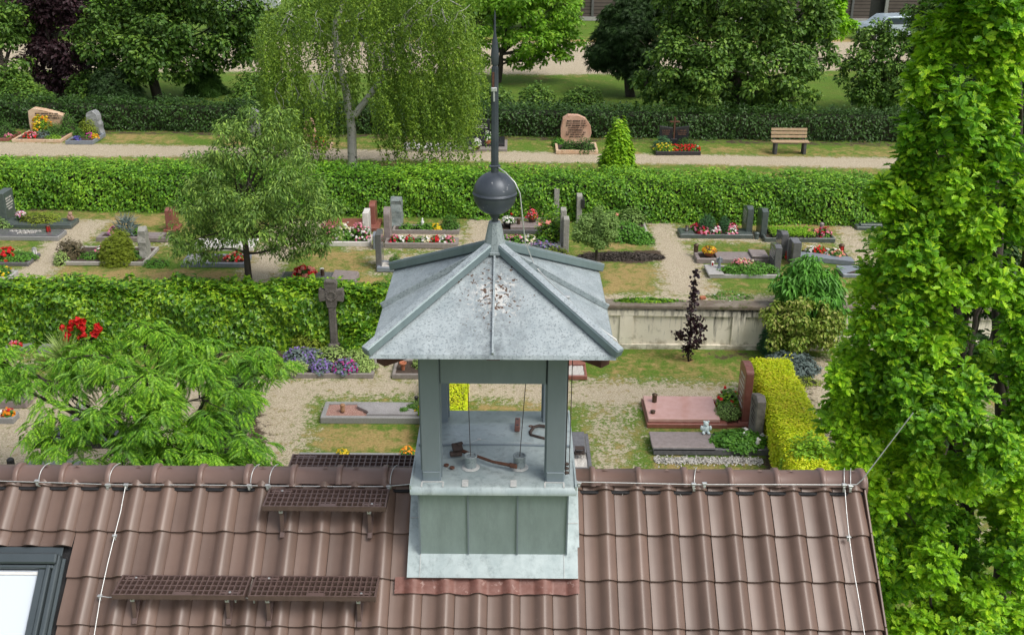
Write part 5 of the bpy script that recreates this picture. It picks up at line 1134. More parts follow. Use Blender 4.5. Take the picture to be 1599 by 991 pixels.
stone('short blue-grey headstone seen behind the slim dark one', 587, 388, 362, .35, .14, 'arch', 'bluegranite', pos=P(587, 390, T))
g = G('large grey slab grave with a red flower heart above the ivy', 434, 556, 447, 424, 'mauvegranite', h=.14, k=.10); g.slab(.03, .97, .08, .92, .16, 'darkgranite', .08); g.slab(.68, .99, .05, .97, .19, 'mauvegranite', .05, 'name_tablet', .06)
flowers('red heart of flowers on a fir wreath on the large slab', g.at(.32, .45, .17), .24, .2, .20, ['salmon', 'red'], 300, 'conifer', .05, 'flower_arrangement', nf=50, fs=.06)
lantern('small bronze lantern on the large slab', g.at(.55, .5, .17), .05, .16); lantern('white candle holder on the large slab behind the bronze lantern', g.at(.52, .85, .17), .05, .10, 'white', name='candle_holder')
g = G('dark slab grave with bowls of flowers behind the tower roof', 775, 866, 366, 348, 'darkgranite', h=.12, k=.08); g.slab(.24, .92, .08, .92, .20, 'mauvegranite', .12)
potplant('bowl of white flowers left of the spire cone', g.at(.20, .5, .14), .16, .14, ['white', 'white'], 'blackpot'); potplant('bowl with red and pink flowers on the dark slab', g.at(.62, .8, .2), .14, .12, ['red', 'pink'], 'bronze', hf=.22)
lantern('square bronze lantern in front of the bowls', g.at(.38, .45, .2), .05, .17)
g2 = G('low bed of red flowers close to the hedge behind the ball', 785, 872, 344, 338, 'graykerb', h=.08, k=.05, D_=.5)
for u, c, lab in ((.15, ['red'], 'red flowers at the left of the bed near the hedge'), (.45, ['red', 'salmon'], 'red and orange flowers in the middle of the bed near the hedge'), (.8, ['salmon'], 'orange flowers at the right of the bed near the hedge')): flowers(lab, g2.at(u, .5, .06), .3, .2, .26, c, 220, 'green', nf=22)
g = G('pale kerbed bed with white petunias in front of the rose bush', 775, 876, 389, 371, 'lightgranite', h=.13, k=.08)
for u, c, lab in ((.10, ['mauve'], 'pale violet flowers at the left of the petunia bed'), (.30, ['pink'], 'pink flowers in the petunia bed'), (.50, ['white', 'cream'], 'white petunias in the middle of the petunia bed'), (.72, [], 'green plant in the petunia bed')): flowers(lab, g.at(u, .5, .1), .20, .16, .18, c, 160, 'green', nf=24)
shrub('rose_bush', 'tall rose bush with salmon blooms beside the weathered posts', 'rose bush', P(860, 378, T), (.42, .34, .85), 'ivy', .07, 1500, fl=[('salmon', 12, .09)])
flowers('loose lavender spreading below the petunia bed', P(848, 396, T), .50, .3, .30, ['lavender', 'mauve'], 700, 'blue', .06, 'lavender', nf=60, fs=.035); shrub('cushion_plant', 'mossy green cushion right of the loose lavender', 'plant', P(868, 402, T), (.34, .28, .30), 'gold', .05, 700)
for x, yb, yt, mt, st_, lab in ((868.5, 345, 293, 'lichenstone', 'rect', 'tall weathered grey post closest to the hedge behind the roses'), (904, 350, 302, 'lichenstone', 'arch', 'weathered grey post with a black plate behind the willow'), (879, 388, 326, 'lichenstone', 'rect', 'tall weathered post right of the rose bush'), (883.5, 394, 340, 'lichenstone', 'rect', 'slightly shorter weathered post leaning beside the tall one')):
    stone(lab, x, yb, yt, .34, .15, st_, mt, pos=P(x, yb, T), name='standing_stone')
m = MB(); q = P(911, 330, T); q = PY(910, 316, P(904, 350, T)[1]+.1); m.box((0, 0, 0), (.10, .3, .26), bev=.01); tag(m.build('black_plaque', MT['blackgranite']), 'black plaque fixed beside the weathered post behind the willow', 'plaque').location = q
q = P(930, 420, T); o = thing('willow_standard', 'small round-headed willow on a thin trunk between the graves', 'tree', q); m = MB(); hc = PY(930, 361, q[1])[2]-T; m.tube([(0, 0, -.05), (.01, 0, .4), (.0, 0, hc*.75)], [.045, .035, .03], 8)
for i in range(14): d = rdir(1)[0]; d[2] = abs(d[2]); limb(m, (0, 0, hc*.6), (d[0]*.5, d[1]*.5, hc+d[2]*.45), .015, .004, n=5, seg=4)
m.build('trunk', MT['barkdark'], o); m = MB(); cl = clumps([((0, 0, hc), (.56, .54, .52))], 4.0, (.22, .34), .25); leafball(m, cl, 17000, .055, 'leaf', .6, -.5, out=.8); m.build('crown', LF['willow'], o)
for x, y, rx, h_, lf, lab in ((975, 372, .60, .46, 'green', 'leafy green plants beside the pale kerb right of the willow'), (985, 352, .42, .50, 'willow', 'grey green spiky shrub close to the hedge right of the willow'), (1000, 378, .35, .30, 'green', 'low bright plants at the right corner right of the willow'), (958, 350, .3, .4, 'green', 'small green shrub with a salmon rose by the hedge')): shrub('leafy_plant', lab, 'plant', P(x, y, T), (rx, rx*.7, h_), lf, .08, 1100, fl=[('salmon', 4, .07)] if x == 958 else [])
g = G('pale kerb among the leafy plants right of the willow', 965, 1012, 368, 345, 'concrete', h=.12, k=.07)
m = MB(); q = P(970, 402, T); k = 3000; a = RNG.uniform(0, 6.28, k); rr = np.sqrt(RNG.uniform(0, 1, k)); pp = np.stack([np.cos(a)*rr*1.15, np.sin(a)*rr*.30, .09*(1-rr**2)+RNG.uniform(0, .02, k)], 1); leaves(m, pp, rdir(k)+np.array([0, 0, .8]), .05, 'petal', None, 0); m.lathe([(1.1, 0), (.8, .06), (.2, .085), (.001, .09)], n=20, sy=.27)
tag(m.build('soil_mound', MT['mulch']), 'low oblong mound of dark soil beside the willow', 'soil mound').location = q
g = G('dark green kerbed grave with two small conifers and pink flowers', 1062, 1176, 373, 356, 'greengranite', h=.12, k=.07)
g.slab(0.01, .20, .03, .97, .13, 'greengranite', .05); g.slab(.80, .99, .03, .97, .13, 'greengranite', .05)
for u, h_, rx, lab in ((.385, .50, .22, 'larger dark conifer between pink flowers'), (.62, .46, .14, 'narrower dark conifer between pink flowers')): shrub('dwarf_conifer', lab, 'shrub', g.at(u, .55, .1), (rx, rx, h_), 'bluepine', .05, 900, 'spray', 'col')
for u, v, c, lab in ((.25, .7, ['pink', 'crimson'], 'pink flowers left of the larger dark conifer'), (.33, .25, ['crimson', 'pink'], 'bright pink flowers in front of the larger dark conifer'), (.49, .35, ['pink', 'white'], 'pale pink flowers between the two dark conifers'), (.55, .7, ['crimson'], 'dark pink flowers behind and between the conifers'), (.71, .35, ['white', 'pink'], 'white and pink flowers right of the narrow conifer'), (.74, .75, ['crimson', 'pink'], 'deep pink flowers near the dark green headstone')): flowers(lab, g.at(u, v, .1), .14, .12, .17, c, 110, nf=20, fs=.05)
lantern('small bronze lantern on the dark green kerb', g.at(.11, .5, .13), .05, .16, 'bronze', 'granite')
stone('tall dark green headstone with slanted top before the hedge', 1166, 368, 319, .62, .17, 'slant', 'greengranite', pos=P(1169, 369, T), ins='inscrl', rows=6)
lantern('small teal glass vase at the foot of the dark green headstone', P(1181, 373, T), .07, .20, 'greengranite', name='glass_vase')
g = G('dark green kerbed grave filled with low grass', 1194, 1304, 379, 358, 'greengranite', h=.13, k=.07)
shrub('ground_cover', 'low dense green cover inside the dark green kerb', 'plant', g.at(.42, .5, .1), (.62, .40, .16), 'yellowgreen', .05, 2600, shape='flat'); flowers('small brown and pink posy right of the green cover', g.at(.74, .5, .1), .16, .14, .16, ['salmon'], 120, 'brownish'); flowers('pink flower arrangement at the right end of the dark green kerb', g.at(.88, .4, .1), .18, .15, .22, ['pink', 'crimson'], 160)
lantern('small rose coloured vase above the pink flower arrangement', g.at(.87, .75, .12), .06, .28, 'mauvegranite', name='grave_vase')
stone('tall dark green headstone with rounded top left of the green cover', 1195, 374, 323, .62, .17, 'slant', 'greengranite', pos=P(1192, 372, T))
g = G('mauve slab grave with a bowl of yellow flowers and open book tablet', 1088, 1200, 412, 393, 'mauvegranite', h=.13, k=.10); g.slab(.28, .97, .08, .92, .15, 'mauvegranite', .07); g.slab(.76, 1.0, .03, .95, .21, 'mauvegranite', .06, 'book_tablet', .05)
potplant('terracotta bowl of yellow and rust flowers', g.at(.19, .5, .13), .17, .11, ['yellow', 'orange'], 'terracotta', 'brownish', .12, 140); lantern('dark bronze lantern at the back corner of the mauve slab grave', g.at(.03, .98, .13), .065, .22, 'bronze')
g = G('grave bed of green plants with a light corner slab', 1108, 1220, 435, 414, 'lightgranite', h=.10, k=.06); g.slab(-.02, .20, .0, 1.0, .12, 'lightgranite', .06)
shrub('ground_cover', 'sprawling green cover of the bed with the light corner slab', 'plant', g.at(.58, .42, .08), (.72, .30, .24), 'green', .055, 1900); flowers('pink and cream flowers in the sprawling green cover', g.at(.50, .55, .2), .28, .16, .16, ['pink', 'salmon', 'cream'], 150, nf=30)
lantern('small red candle on the light corner slab', g.at(.09, .85, .12), .04, .12, 'white', 'redglass'); o = thing('angel_statuette', 'small dark angel statuette on the light corner slab', 'statuette', g.at(.17, .6, .12)); m = MB(); m.lathe([(.05, 0), (.03, .12), (.045, .18), (.02, .24), (.035, .27), (.005, .31)], n=10); m.box((0, .03, .20), (.16, .015, .12), bev=.005); m.build('figure', MT['bluegranite'], o)
stone('polished grey headstone with slanted top and engraving nearest the bright tree', 1212, 424, 379, .60, .17, 'slant', 'darkgranite', pos=P(1213, 424, T), ins='inscrl', rows=5, seed=3)
stone('grey headstone with rounded shoulder standing between two others', 1224, 402, 358, .60, .18, 'slant', 'darkgranite', pos=P(1223, 404, T), seed=4)
stone('dark grey block headstone with stepped top', 1243, 416, 375, .46, .21, 'rect', 'darkgranite', pos=P(1242, 417, T)); stone('narrow grey slab standing close to the stepped headstone', 1238, 412, 375, .35, .12, 'rect', 'granite', pos=P(1236, 412, T))
g = G('pale blue curved slab grave with white flowers', 1240, 1335, 416, 394, 'bluegranite', h=.10, k=.5, kerb=False, fill=None); W_, D_ = g.W, g.D
m = MB(); t = np.linspace(0, 1, 14); lo = [(-W_/2+W_*q, D_*(.42-.38*q**1.3)) for q in t]; hi = [(-W_/2+W_*q, D_*(.80-.42*q**1.2)) for q in t]; m.prism(lo+hi[::-1], .12, 'z', (0, 0, .06), .0); m.build('slab', MT['bluegranite'], g.o); m = MB(); m.prism([(-W_*.1, D_*.66), (W_*.5, D_*.42), (W_*.5, D_), (-W_*.2, D_)], .05, 'z', (0, 0, .04)); m.build('soil', MT['soil'], g.o)
for u, v, c, lab in ((.45, .85, ['cream', 'white'], 'cream flowers at the left of the curved slab'), (.55, .75, ['red'], 'small red flowers on the curved slab grave'), (.75, .70, ['white', 'cream'], 'white and cream flowers at the middle of the curved slab'), (.80, .5, ['salmon'], 'salmon flowers at the right of the curved slab')): flowers(lab, g.at(u, v, .06), .18, .13, .16, c, 130)
lantern('dark red square lantern at the far end of the curved slab', g.at(.93, .85, .06), .07, .24, 'bronze', 'redglass'); flowers('red flowers between the grey headstones', P(1232, 404, T), .14, .1, .2, ['red'], 100)
g = G('small pale polished slab with a triangular dark bed', 1316, 1352, 434, 420, 'bluegranite', h=.10, k=.5, kerb=False, fill=None); g.slab(0, 1, 0, 1, .10, 'bluegranite', .10); m = MB(); m.prism([(-g.W*.3, g.D*.1), (g.W*.5, g.D*.1), (g.W*.5, g.D*.6)], .02, 'z', (0, 0, .104)); m.build('soil', MT['soil'], g.o)
g = G('dark slab grave close to the hedge beside the bright tree', 1338, 1410, 360, 347, 'greengranite', h=.12, k=.5, kerb=False, fill=None); g.slab(0, 1, 0, 1, .10, 'greengranite', .10); g.slab(.1, .9, .15, .8, .14, 'greengranite', .05)
shrub('leafy_plant', 'brownish shrub close to the hedge above the dark slab', 'plant', P(1352, 348, T), (.35, .3, .55), 'brownish', .06, 900)
shrub('ivy_trail', 'flat ivy strip growing over the top of the wall', 'ivy', P(1010, 471, T), (.78, .10, .09), 'ivy', .07, 600, 'ivy', core=False)
m = MB(); m.box((0, 0, .04), (.14, .09, .07), rz=.3, bev=.01); tag(m.build('loose_brick', MT['terracotta']), 'red brick lying on the wall coping', 'brick').location = P(1097, 467, T+.01)
shrub('weed_clump', 'weeds with pale flowers at the edge of the wall top', 'plant', P(1140, 465, T), (.55, .2, .14), 'green', .05, 500, core=False, fl=[('white', 8, .03)])

# --- back row along the hedge
def axy(lab, xc, yb, yt, w_, t, st_, mt, **k): return stone(lab, xc, yb, yt, w_, t, st_, mt, axis='y', pos=P(xc, yb, T), **k)
g = G('sandstone kerbed grave with the long banded memorial stone', 18, 96, 223, 203, 'sandstone', h=.12, k=.08)
axy('long banded beige memorial boulder with dark lettering', 78, 209, 168, 1.45, .35, 'longrock', 'sandstone', ins='inscr', rows=3)
shrub('azalea', 'yellow flowering shrub in front of the beige boulder', 'shrub', g.at(.38, .75, .1), (.34, .3, .62), 'yellowgreen', .06, 700, fl=[('yellow', 90, .06), ('orange', 40, .06)])
shrub('dwarf_conifer', 'dark green conical shrub in front of the beige boulder', 'shrub', g.at(.88, .9, .05), (.45, .36, .95), 'box', .05, 1900, shape='cone'); shrub('evergreen_shrub', 'dark green rounded shrub left of the conical one', 'shrub', g.at(.66, .6, .05), (.42, .34, .50), 'box', .05, 1400)
flowers('red flowers at the front of the sandstone kerb', g.at(.30, .25, .1), .26, .16, .18, ['red', 'pink'], 160); shrub('cushion_plant', 'blue grey cushion in the sandstone kerb', 'plant', g.at(.52, .4, .1), (.28, .2, .22), 'blue', .05, 400); shrub('cushion_plant', 'bright green cushion at the front of the sandstone kerb', 'plant', g.at(.78, .2, .1), (.30, .2, .12), 'yellowgreen', .04, 500)
g = G('dark earth grave edge at the far left by the path', -60, 14, 221, 205, 'redgranite', h=.12, k=.07); flowers('pink flower at the far left edge by the path', g.at(.92, .3, .1), .12, .1, .1, ['pink'], 60); shrub('evergreen_shrub', 'dark shrub at the far left edge by the path', 'shrub', P(6, 214, T), (.5, .4, .6), 'conifer', .06, 1200)
g = G('blue-grey kerbed grave beside the rough grey stone', 102, 146, 226, 207, 'bluegranite', h=.14, k=.08)
axy('rough pointed grey rock carved like a figure', 146, 212, 172, .62, .4, 'rough', 'rockgrey')
shrub('evergreen_shrub', 'yellow green shrub beside the rough pointed rock', 'shrub', g.at(.46, .85, .08), (.32, .26, .62), 'gold', .06, 1100); flowers('magenta flowers in the blue-grey kerb', g.at(.66, .45, .1), .14, .12, .16, ['magenta'], 80, nf=30); flowers('orange flowers in the blue-grey kerb', g.at(.86, .45, .1), .13, .1, .13, ['orange', 'yellow'], 80); flowers('blue flowers in the blue-grey kerb', g.at(.32, .25, .1), .11, .1, .12, ['blue'], 80); shrub('leafy_plant', 'green plant left in the blue-grey kerb', 'plant', g.at(.22, .6, .1), (.2, .16, .32), 'box', .05, 400)
axy('grey memorial stone with pointed top behind the olive tree', 396, 214, 168, .46, .25, 'peak', 'granite')
axy('pale pink memorial stone behind the hanging birch twigs', 484, 222, 184, .50, .25, 'rough', 'pinkstone')
g = G('kerbed grave with red flowers under the birch', 474, 516, 234, 222, 'sandstone', h=.12, k=.07); flowers('bright red flowers under the hanging birch twigs', g.at(.6, .4, .1), .24, .14, .16, ['red', 'magenta'], 140); flowers('yellow flowers behind the red ones under the birch', g.at(.5, .9, .1), .2, .14, .4, ['yellow'], 160)
g = G('pale kerbed empty grave under the birch by the path', 628, 704, 237, 222, 'concrete', h=.12, k=.08, fill='whitegravel'); flowers('white flower pot on the pale kerbed grave', g.at(.18, .4, .1), .12, .1, .2, ['white'], 60)
g = G('black slab grave with white flowers left of the spire', 708, 792, 237, 222, 'darkgranite', h=.14, k=.5, kerb=False, fill=None); g.slab(0, 1, 0, 1, .10, 'graykerb', .10); g.slab(.06, .95, .25, 1, .22, 'blackgranite', .12)
axy('black polished headstone left of the spire', 752, 221, 186, .62, .18, 'rect', 'blackgranite', ins='inscrl', rows=3)
potplant('pot of white flowers on the black slab', P(745, 233, T+.15), .13, .16, ['white', 'white'], 'bronze', hf=.2); potplant('pot of white orchids beside the spire', P(762, 226, T+.15), .12, .18, ['white'], 'terracotta', hf=.3)
g = G('sandstone kerbed grave with the big pink memorial boulder', 868, 934, 241, 222, 'sandstone', h=.14, k=.09)
axy('big pink banded memorial boulder with dark lettering', 899, 222, 179, 1.12, .34, 'boulder', 'pinkstone', ins='inscr', rows=8)
for x, y, rx, lab in ((872, 228, .24, 'small bright bush left of the pink boulder'), (890, 237, .34, 'dark green bush in front of the pink boulder'), (912, 238, .42, 'larger dark bush right in front of the pink boulder')): shrub('evergreen_shrub', lab, 'shrub', P(x, y, T), (rx, rx*.8, rx*1.2), 'conifer' if x > 880 else 'green', .06, 1000)
g = G('black kerbed grave with red flowers before the double headstone', 1024, 1094, 243, 228, 'blackgranite', h=.14, k=.08)
o = thing('double_headstone', 'black double headstone with a bronze cross between its halves', 'headstone', P(1051, 226, T)); 
for sx in (-1, 1): m = MB(); m.prism([(-.25, 0), (.25, 0), (.25, .64 if sx < 0 else .70), (-.25, .70 if sx < 0 else .64)], .14, 'y', (sx*.29, 0, 0), .01); m.build('tablet', MT['blackgranite'], o); m = MB(); marks(m, .36, .54, 3, 'y', -.073, .07, .024, seed=8+sx); [v.__iadd__(np.array([sx*.29, 0, 0])) for v in m.V]; m.build('inscription', pm('bronze_letters', (.16, .08, .05), (.14, .07, .045), 9, .5), o)
m = MB(); m.box((0, -.02, .12), (.24, .2, .24), bev=.01); m.build('plinth', MT['blackgranite'], o)
m = MB(); m.box((0, -.06, .63), (.055, .06, .80), bev=.01); m.box((0, -.06, .86), (.36, .056, .055), bev=.01); m.build('bronze_cross', MT['rust'], o)
shrub('clipped_ball_shrub', 'blue green rounded bush left of the bronze cross', 'shrub', P(1034, 232, T), (.34, .3, .45), 'bluepine', .05, 1200); shrub('evergreen_shrub', 'dark green bush right of the bronze cross', 'shrub', P(1072, 232, T), (.38, .3, .38), 'conifer', .05, 900); shrub('cushion_plant', 'bright yellow green cushion in the black kerb', 'plant', g.at(.22, .4, .1), (.38, .24, .24), 'yellowgreen', .04, 800, fl=[('yellow', 50, .04)])
for i, (u, lab) in enumerate(((.46, 'red flowers right next to the yellow green cushion'), (.62, 'red flowers in the middle of the black kerb'), (.78, 'red flowers right of the middle of the black kerb'), (.90, 'red flowers at the right end of the black kerb'))): flowers(lab, g.at(u, .45, .1), .18, .16, .18, ['red', 'red'], 110, nf=20)
lantern('small white candle at the right end of the black kerb', g.at(.965, .5, .12), .03, .14, 'white', name='candle')
# bench
q = P(1233, 241, T); o = thing('park_bench', 'wooden slatted bench on dark legs in front of the dark hedge', 'bench', q); L = 1.28
m = MB()
for i in range(3): m.box((0, -.02+.12*i, .44), (L+.05, .10, .035), bev=.006)
m.build('seat', MT['bench'], o); m = MB()
for i in range(3): m.box((0, .36+.03*i, .56+.12*i), (L, .03, .095), rx=-.2, bev=.006)
m.build('backrest', MT['bench'], o)
for sx in (-1, 1): m = MB(); m.box((sx*L*.40, .12, .21), (.10, .34, .42), bev=.01); m.box((sx*L*.40, .38, .50), (.06, .05, .62), rx=-.2, bev=.01); m.build('leg', MT['benchleg'], o)

# ------------------------------------------------------------------ shrubs and small trees of the lower level
q = P(1075, 564, 0); o = thing('purple_sapling', 'thin dark purple leaved sapling in the grass in front of the wall', 'tree', q); hs_ = PY(1075, 421, q[1])[2]
m = MB(); limb(m, (0, 0, -.05), (.0, 0, hs_*.97), .022, .006, .03, 6, 8); br = []
for z, dx in ((.40, .28), (.55, -.30), (.62, .34), (.50, -.42), (.8, .22), (.9, .20), (.35, .30), (1.05, -.1), (.3, -.1)):
    e = (dx, RNG.uniform(-.15, .15), z+abs(dx)*.55); limb(m, (0, 0, z*.8), e, .009, .003, .1, 5, 4); br.append(e)
m.build('trunk', MT['barkdark'], o); m = MB(); pts = [(0, 0, RNG.uniform(.12, hs_)) for _ in range(330)]+[tuple(np.array(e)*t+np.array([0, 0, (1-t)*e[2]*.7])) for e in br for t in RNG.uniform(.3, 1.05, 34)]
pts = np.array(pts)+RNG.normal(0, .045, (len(pts), 3)); leaves(m, pts, rdir(len(pts)), .075, 'round', rdir(len(pts)), 0); m.build('crown', LF['sapling'], o)
q = P(1262, 545, 0)
tree('weeping_conifer', 'fresh green weeping conifer rising over the wall top at the right', 'tree', q, pxblobs([(1265, 428, 30, 22), (1240, 450, 30, 24), (1290, 448, 26, 26), (1262, 465, 42, 24), (1265, 490, 45, 25)], q[1]), 'cedar', 9000, .19, 'long', .06, droop=2.6, up=.35, per=1.8, flat=1.1, sub=(.3, .5))
q = P(1250, 560, 0); tree('weeping_shrub', 'variegated weeping shrub in front of the wall below the weeping conifer', 'shrub', q, pxblobs([(1222, 495, 30, 22), (1260, 490, 38, 22), (1295, 500, 24, 24), (1240, 520, 44, 26), (1285, 525, 30, 24)], q[1]), 'weepvar', 7500, .085, 'leaf', .05, droop=1.8, up=.3, per=1.6, flat=1)
shrub('dwarf_pine', 'dark blue-green pine between the wall and the weeping shrub', 'shrub', P(1212, 550, 0), (.38, .4, .85), 'bluepine', .09, 1600, 'spray')
shrub('lavender', 'wide silvery grey lavender mound behind the yellow hedge', 'shrub', P(1232, 578, 0), (.62, .45, .38), 'blue', .12, 2600, 'long', droop=-1)
shrub('cushion_plant', 'small yellow green edging plant right of the yellow hedge', 'plant', P(1256, 598, 0), (.42, .22, .14), 'gold', .04, 500)
shrub('conifer_column', 'bright yellow green conical shrub between hedge and path', 'shrub', P(964, 274, T), (.72, .62, 1.95), 'limedim', .12, 8500, 'leaf', 'plume', core=False)

# feathery umbrella tree left in front of the house
sb_ = [(60, 585, 75, 26, 2.5), (150, 562, 70, 24, 2.7), (250, 535, 62, 22, 2.9), (230, 590, 95, 34, 2.9), (345, 560, 70, 26, 2.7), (410, 575, 40, 22, 2.5), (115, 635, 60, 38, 2.3), (215, 650, 85, 40, 2.6), (320, 625, 75, 36, 2.5), (345, 690, 70, 36, 2.1),
       (180, 705, 90, 36, 2.1), (85, 680, 45, 34, 2.0), (270, 715, 85, 30, 2.0), (15, 560, 60, 22, 2.5), (225, 512, 34, 16, 3.1), (-40, 590, 60, 28, 2.4), (290, 545, 50, 20, 2.8), (390, 710, 40, 24, 1.7)]
bl_ = []
for px, py, rx, ry, z in sb_:
    c = P(px, py, z); k = ppm(c); bl_.append((c, (rx/k, rx/k*.8, ry/k*.9)))
q = P(232, 790, 0); q = np.array([P(235, 640, 2.2)[0], P(235, 640, 2.2)[1], 0])
tree('feathery_tree', 'wide umbrella-shaped tree with bright feathery leaves behind the left ridge', 'tree', q, bl_, 'silk', 5200, .235, 'frond', .11, 'barkdark', top=q+np.array([.1, 0, 1.3]), up=1.3, droop=.15, per=1.0, sub=(.24, .36), flat=.45, out=.45, rnd=.3, fill=.75)

# olive-green tree behind the ivy
q = P(390, 452, T)
tree('young_tree', 'young olive-green tree with a slim trunk behind the ivy', 'tree', q, pxblobs([(400, 200, 42, 34), (365, 225, 50, 36), (330, 265, 44, 32, .3), (430, 240, 52, 38), (470, 275, 42, 32, -.3), (385, 285, 72, 46, -.5), (300, 320, 40, 42), (345, 345, 50, 40, .5), (460, 330, 58, 40), (505, 345, 30, 40), (400, 345, 58, 34, -.6), (290, 380, 34, 30), (320, 392, 28, 20), (450, 380, 44, 26, .3), (490, 375, 30, 26), (375, 320, 50, 40, .6), (440, 180, 20, 22)], q[1]),
     'cherry', 27000, .105, 'long', .085, 'barkdark', top=q+np.array([0, 0, 2.6]), up=.5, droop=1.0, per=1.5, sub=(.22, .38), fill=.6, flat=.85)

# weeping birch
q = P(551, 284, T); Yb = q[1]; o = thing('weeping_birch', 'weeping birch with white trunk and long hanging twigs by the gravel path', 'tree', q); m = MB()
tk = [PY(px, py, Yb)-q for px, py in ((552, 290), (550, 240), (549, 200), (540, 140), (527, 90), (522, 40), (538, 0), (545, -60), (550, -120))]; m.tube(tk, [.17, .15, .14, .12, .10, .085, .07, .05, .03], 10)
b2 = [PY(px, py, Yb-.1)-q for px, py in ((552, 182), (565, 165), (597, 123), (606, 92), (622, 62), (650, 20), (670, -40))]; m.tube(b2, [.11, .10, .095, .075, .06, .045, .03], 8)
bb_ = [((470, 10), (430, 60)), ((520, 60), (445, 20)), ((527, 90), (450, 110)), ((622, 62), (700, 40)), ((650, 20), (720, 10)), ((606, 92), (680, 90)), ((540, 0), (600, -30)), ((540, 140), (480, 120)), ((522, 40), (580, 30)), ((650, 20), (640, -60))]
for a, b in bb_: limb(m, PY(*a, Yb)-q, PY(*b, Yb+RNG.uniform(-1.3, 1.3))-q, .04, .012, .12, 6, 7, sag=.15)
m.build('trunk', MT['birch'], o)
m = MB()
for px, py in ((492, 28), (470, 45), (455, 125), (488, 125), (505, 125), (512, 110), (610, 45), (640, 15), (570, 60), (715, 18), (638, 65), (655, 60), (690, 15), (430, 140), (590, 75), (675, 8), (560, 22), (450, 30)):
    c = PY(px, py, Yb-1.2)-q
    for j in range(4):
        e = c+np.array([RNG.uniform(-.35, .35), RNG.uniform(-.2, .2), -RNG.uniform(.25, .75)]); limb(m, c, e, .012, .004, .22, 4, 5)
    limb(m, c, c+np.array([RNG.uniform(-.1, .5), .2, RNG.uniform(.1, .45)]), .013, .008, .15, 4, 5)
m.build('bare_twig', MT['deadtwig'], o)
m = MB(); src = [(470, 0, 55, 60), (440, 60, 45, 50), (560, 20, 80, 70), (650, 40, 80, 70), (700, 20, 50, 60), (500, 110, 55, 45), (420, 110, 25, 50), (640, 110, 50, 40), (705, 90, 40, 50), (590, 100, 50, 45), (470, 170, 50, 30), (690, 140, 30, 30), (660, 170, 25, 20), (560, -60, 110, 50), (655, -50, 90, 40), (415, 60, 25, 60), (735, 60, 22, 60), (430, 180, 30, 30), (500, 200, 40, 20), (650, 160, 60, 30), (720, 160, 24, 30), (600, 160, 40, 20), (690, 185, 50, 22), (620, 195, 50, 20), (450, 195, 40, 20), (720, 130, 24, 40), (420, 130, 20, 50)]
P_ = []; Dv = []
for s_ in range(1900):
    sc = src[RNG.choice(len(src), p=np.array([a[2]*a[3] for a in src], float)/sum(a[2]*a[3] for a in src))]; d = rdir(1)[0]; px = sc[0]+d[0]*sc[2]*RNG.uniform(.3, 1); py = sc[1]+d[2]*sc[3]*RNG.uniform(.3, 1); dy = d[1]*2.0
    L_ = RNG.uniform(.7, 2.3); lim = RNG.choice([282, 255, 230, 205], p=[.28, .27, .25, .2]); c = PY(px, py, Yb+dy)-q; k = ppm(c+q)
    L_ = min(L_, max(.4, (lim-py)/k/.93)); n_ = int(L_*40); t = RNG.uniform(0, 1, n_); wd = .18 if px > 560 else .05
    w_ = RNG.uniform(-.03, .03, 2)
    p = c+np.stack([wd*L_*t+.10*np.sin(t*3+s_)*t+RNG.normal(0, .030, n_), w_[0]*t+RNG.normal(0, .030, n_), -L_*t+.12*(1-(2*t-.2)**2)*(t < .3)], 1); P_.append(p); Dv.append(np.stack([RNG.normal(.1, .5, n_), RNG.normal(0, .5, n_), np.full(n_, -1.)], 1))
P_ = np.concatenate(P_); leaves(m, P_, rdir(len(P_))+np.array([0, -.4, .5]), .072, 'leaf', np.concatenate(Dv), 0); m.build('crown', LF['birch'], o)

# trees of the park behind
def ptree(name, lab, bpx, spec, lf, n, size, tr=.2, **k):
    b = P(bpx[0], bpx[1], T) if len(bpx) == 2 else np.array([PY(bpx[0], 100, bpx[2])[0], bpx[2], T]); return tree(name, lab, 'tree', b, pxblobs(spec, b[1]), lf, n, size, tr=tr, **k)
ptree('broadleaf_tree', 'dark green many-stemmed tree left of the birch', (250, 155), [(165, 55, 55, 42, -1), (235, 100, 58, 36, -1.5), (205, 20, 70, 45), (305, 45, 66, 50), (355, 80, 46, 36, 1), (385, 50, 30, 40, 1), (300, -25, 90, 45), (150, 100, 34, 26, .5), (372, 15, 36, 40), (250, 55, 60, 40, -1.5), (190, 85, 45, 30, -1), (285, 105, 30, 24), (230, -40, 90, 40)], 'maple', 30000, .19, .16, bark='barkdark', stems=3, up=.6, per=1.6, sub=(.2, .36), top=P(250, 155, T)+np.array([0, 0, 2.6]))
ptree('purple_tree', 'dark purple leaved tree at the upper left', (95, 152), [(85, 50, 50, 50), (55, 10, 40, 40), (110, 90, 34, 36, -.5), (70, 95, 36, 34), (118, 20, 34, 40), (80, -30, 60, 40), (95, 125, 25, 18)], 'purple', 15000, .17, .16, bark='barkdark', per=1.5, sub=(.2, .36), top=P(95, 152, T)+np.array([0, 0, 2.2]))
ptree('broadleaf_tree', 'mid green tree at the upper left corner beside the purple one', (15, 165), [(10, 110, 38, 34), (-15, 60, 45, 50), (30, 140, 28, 24, -.5), (20, 40, 30, 30, 1), (45, 25, 30, 30, 2), (-20, 0, 60, 40)], 'beech', 13000, .16, .15, per=1.4, sub=(.22, .38), top=P(15, 165, T)+np.array([0, 0, 1.6]))
shrub('young_conifer', 'small drooping conifer on the lawn under the dark tree', 'tree', P(322, 146, T), (1.0, .9, 1.5), 'conifer', .26, 2600, 'spray', 'cone', droop=.5)
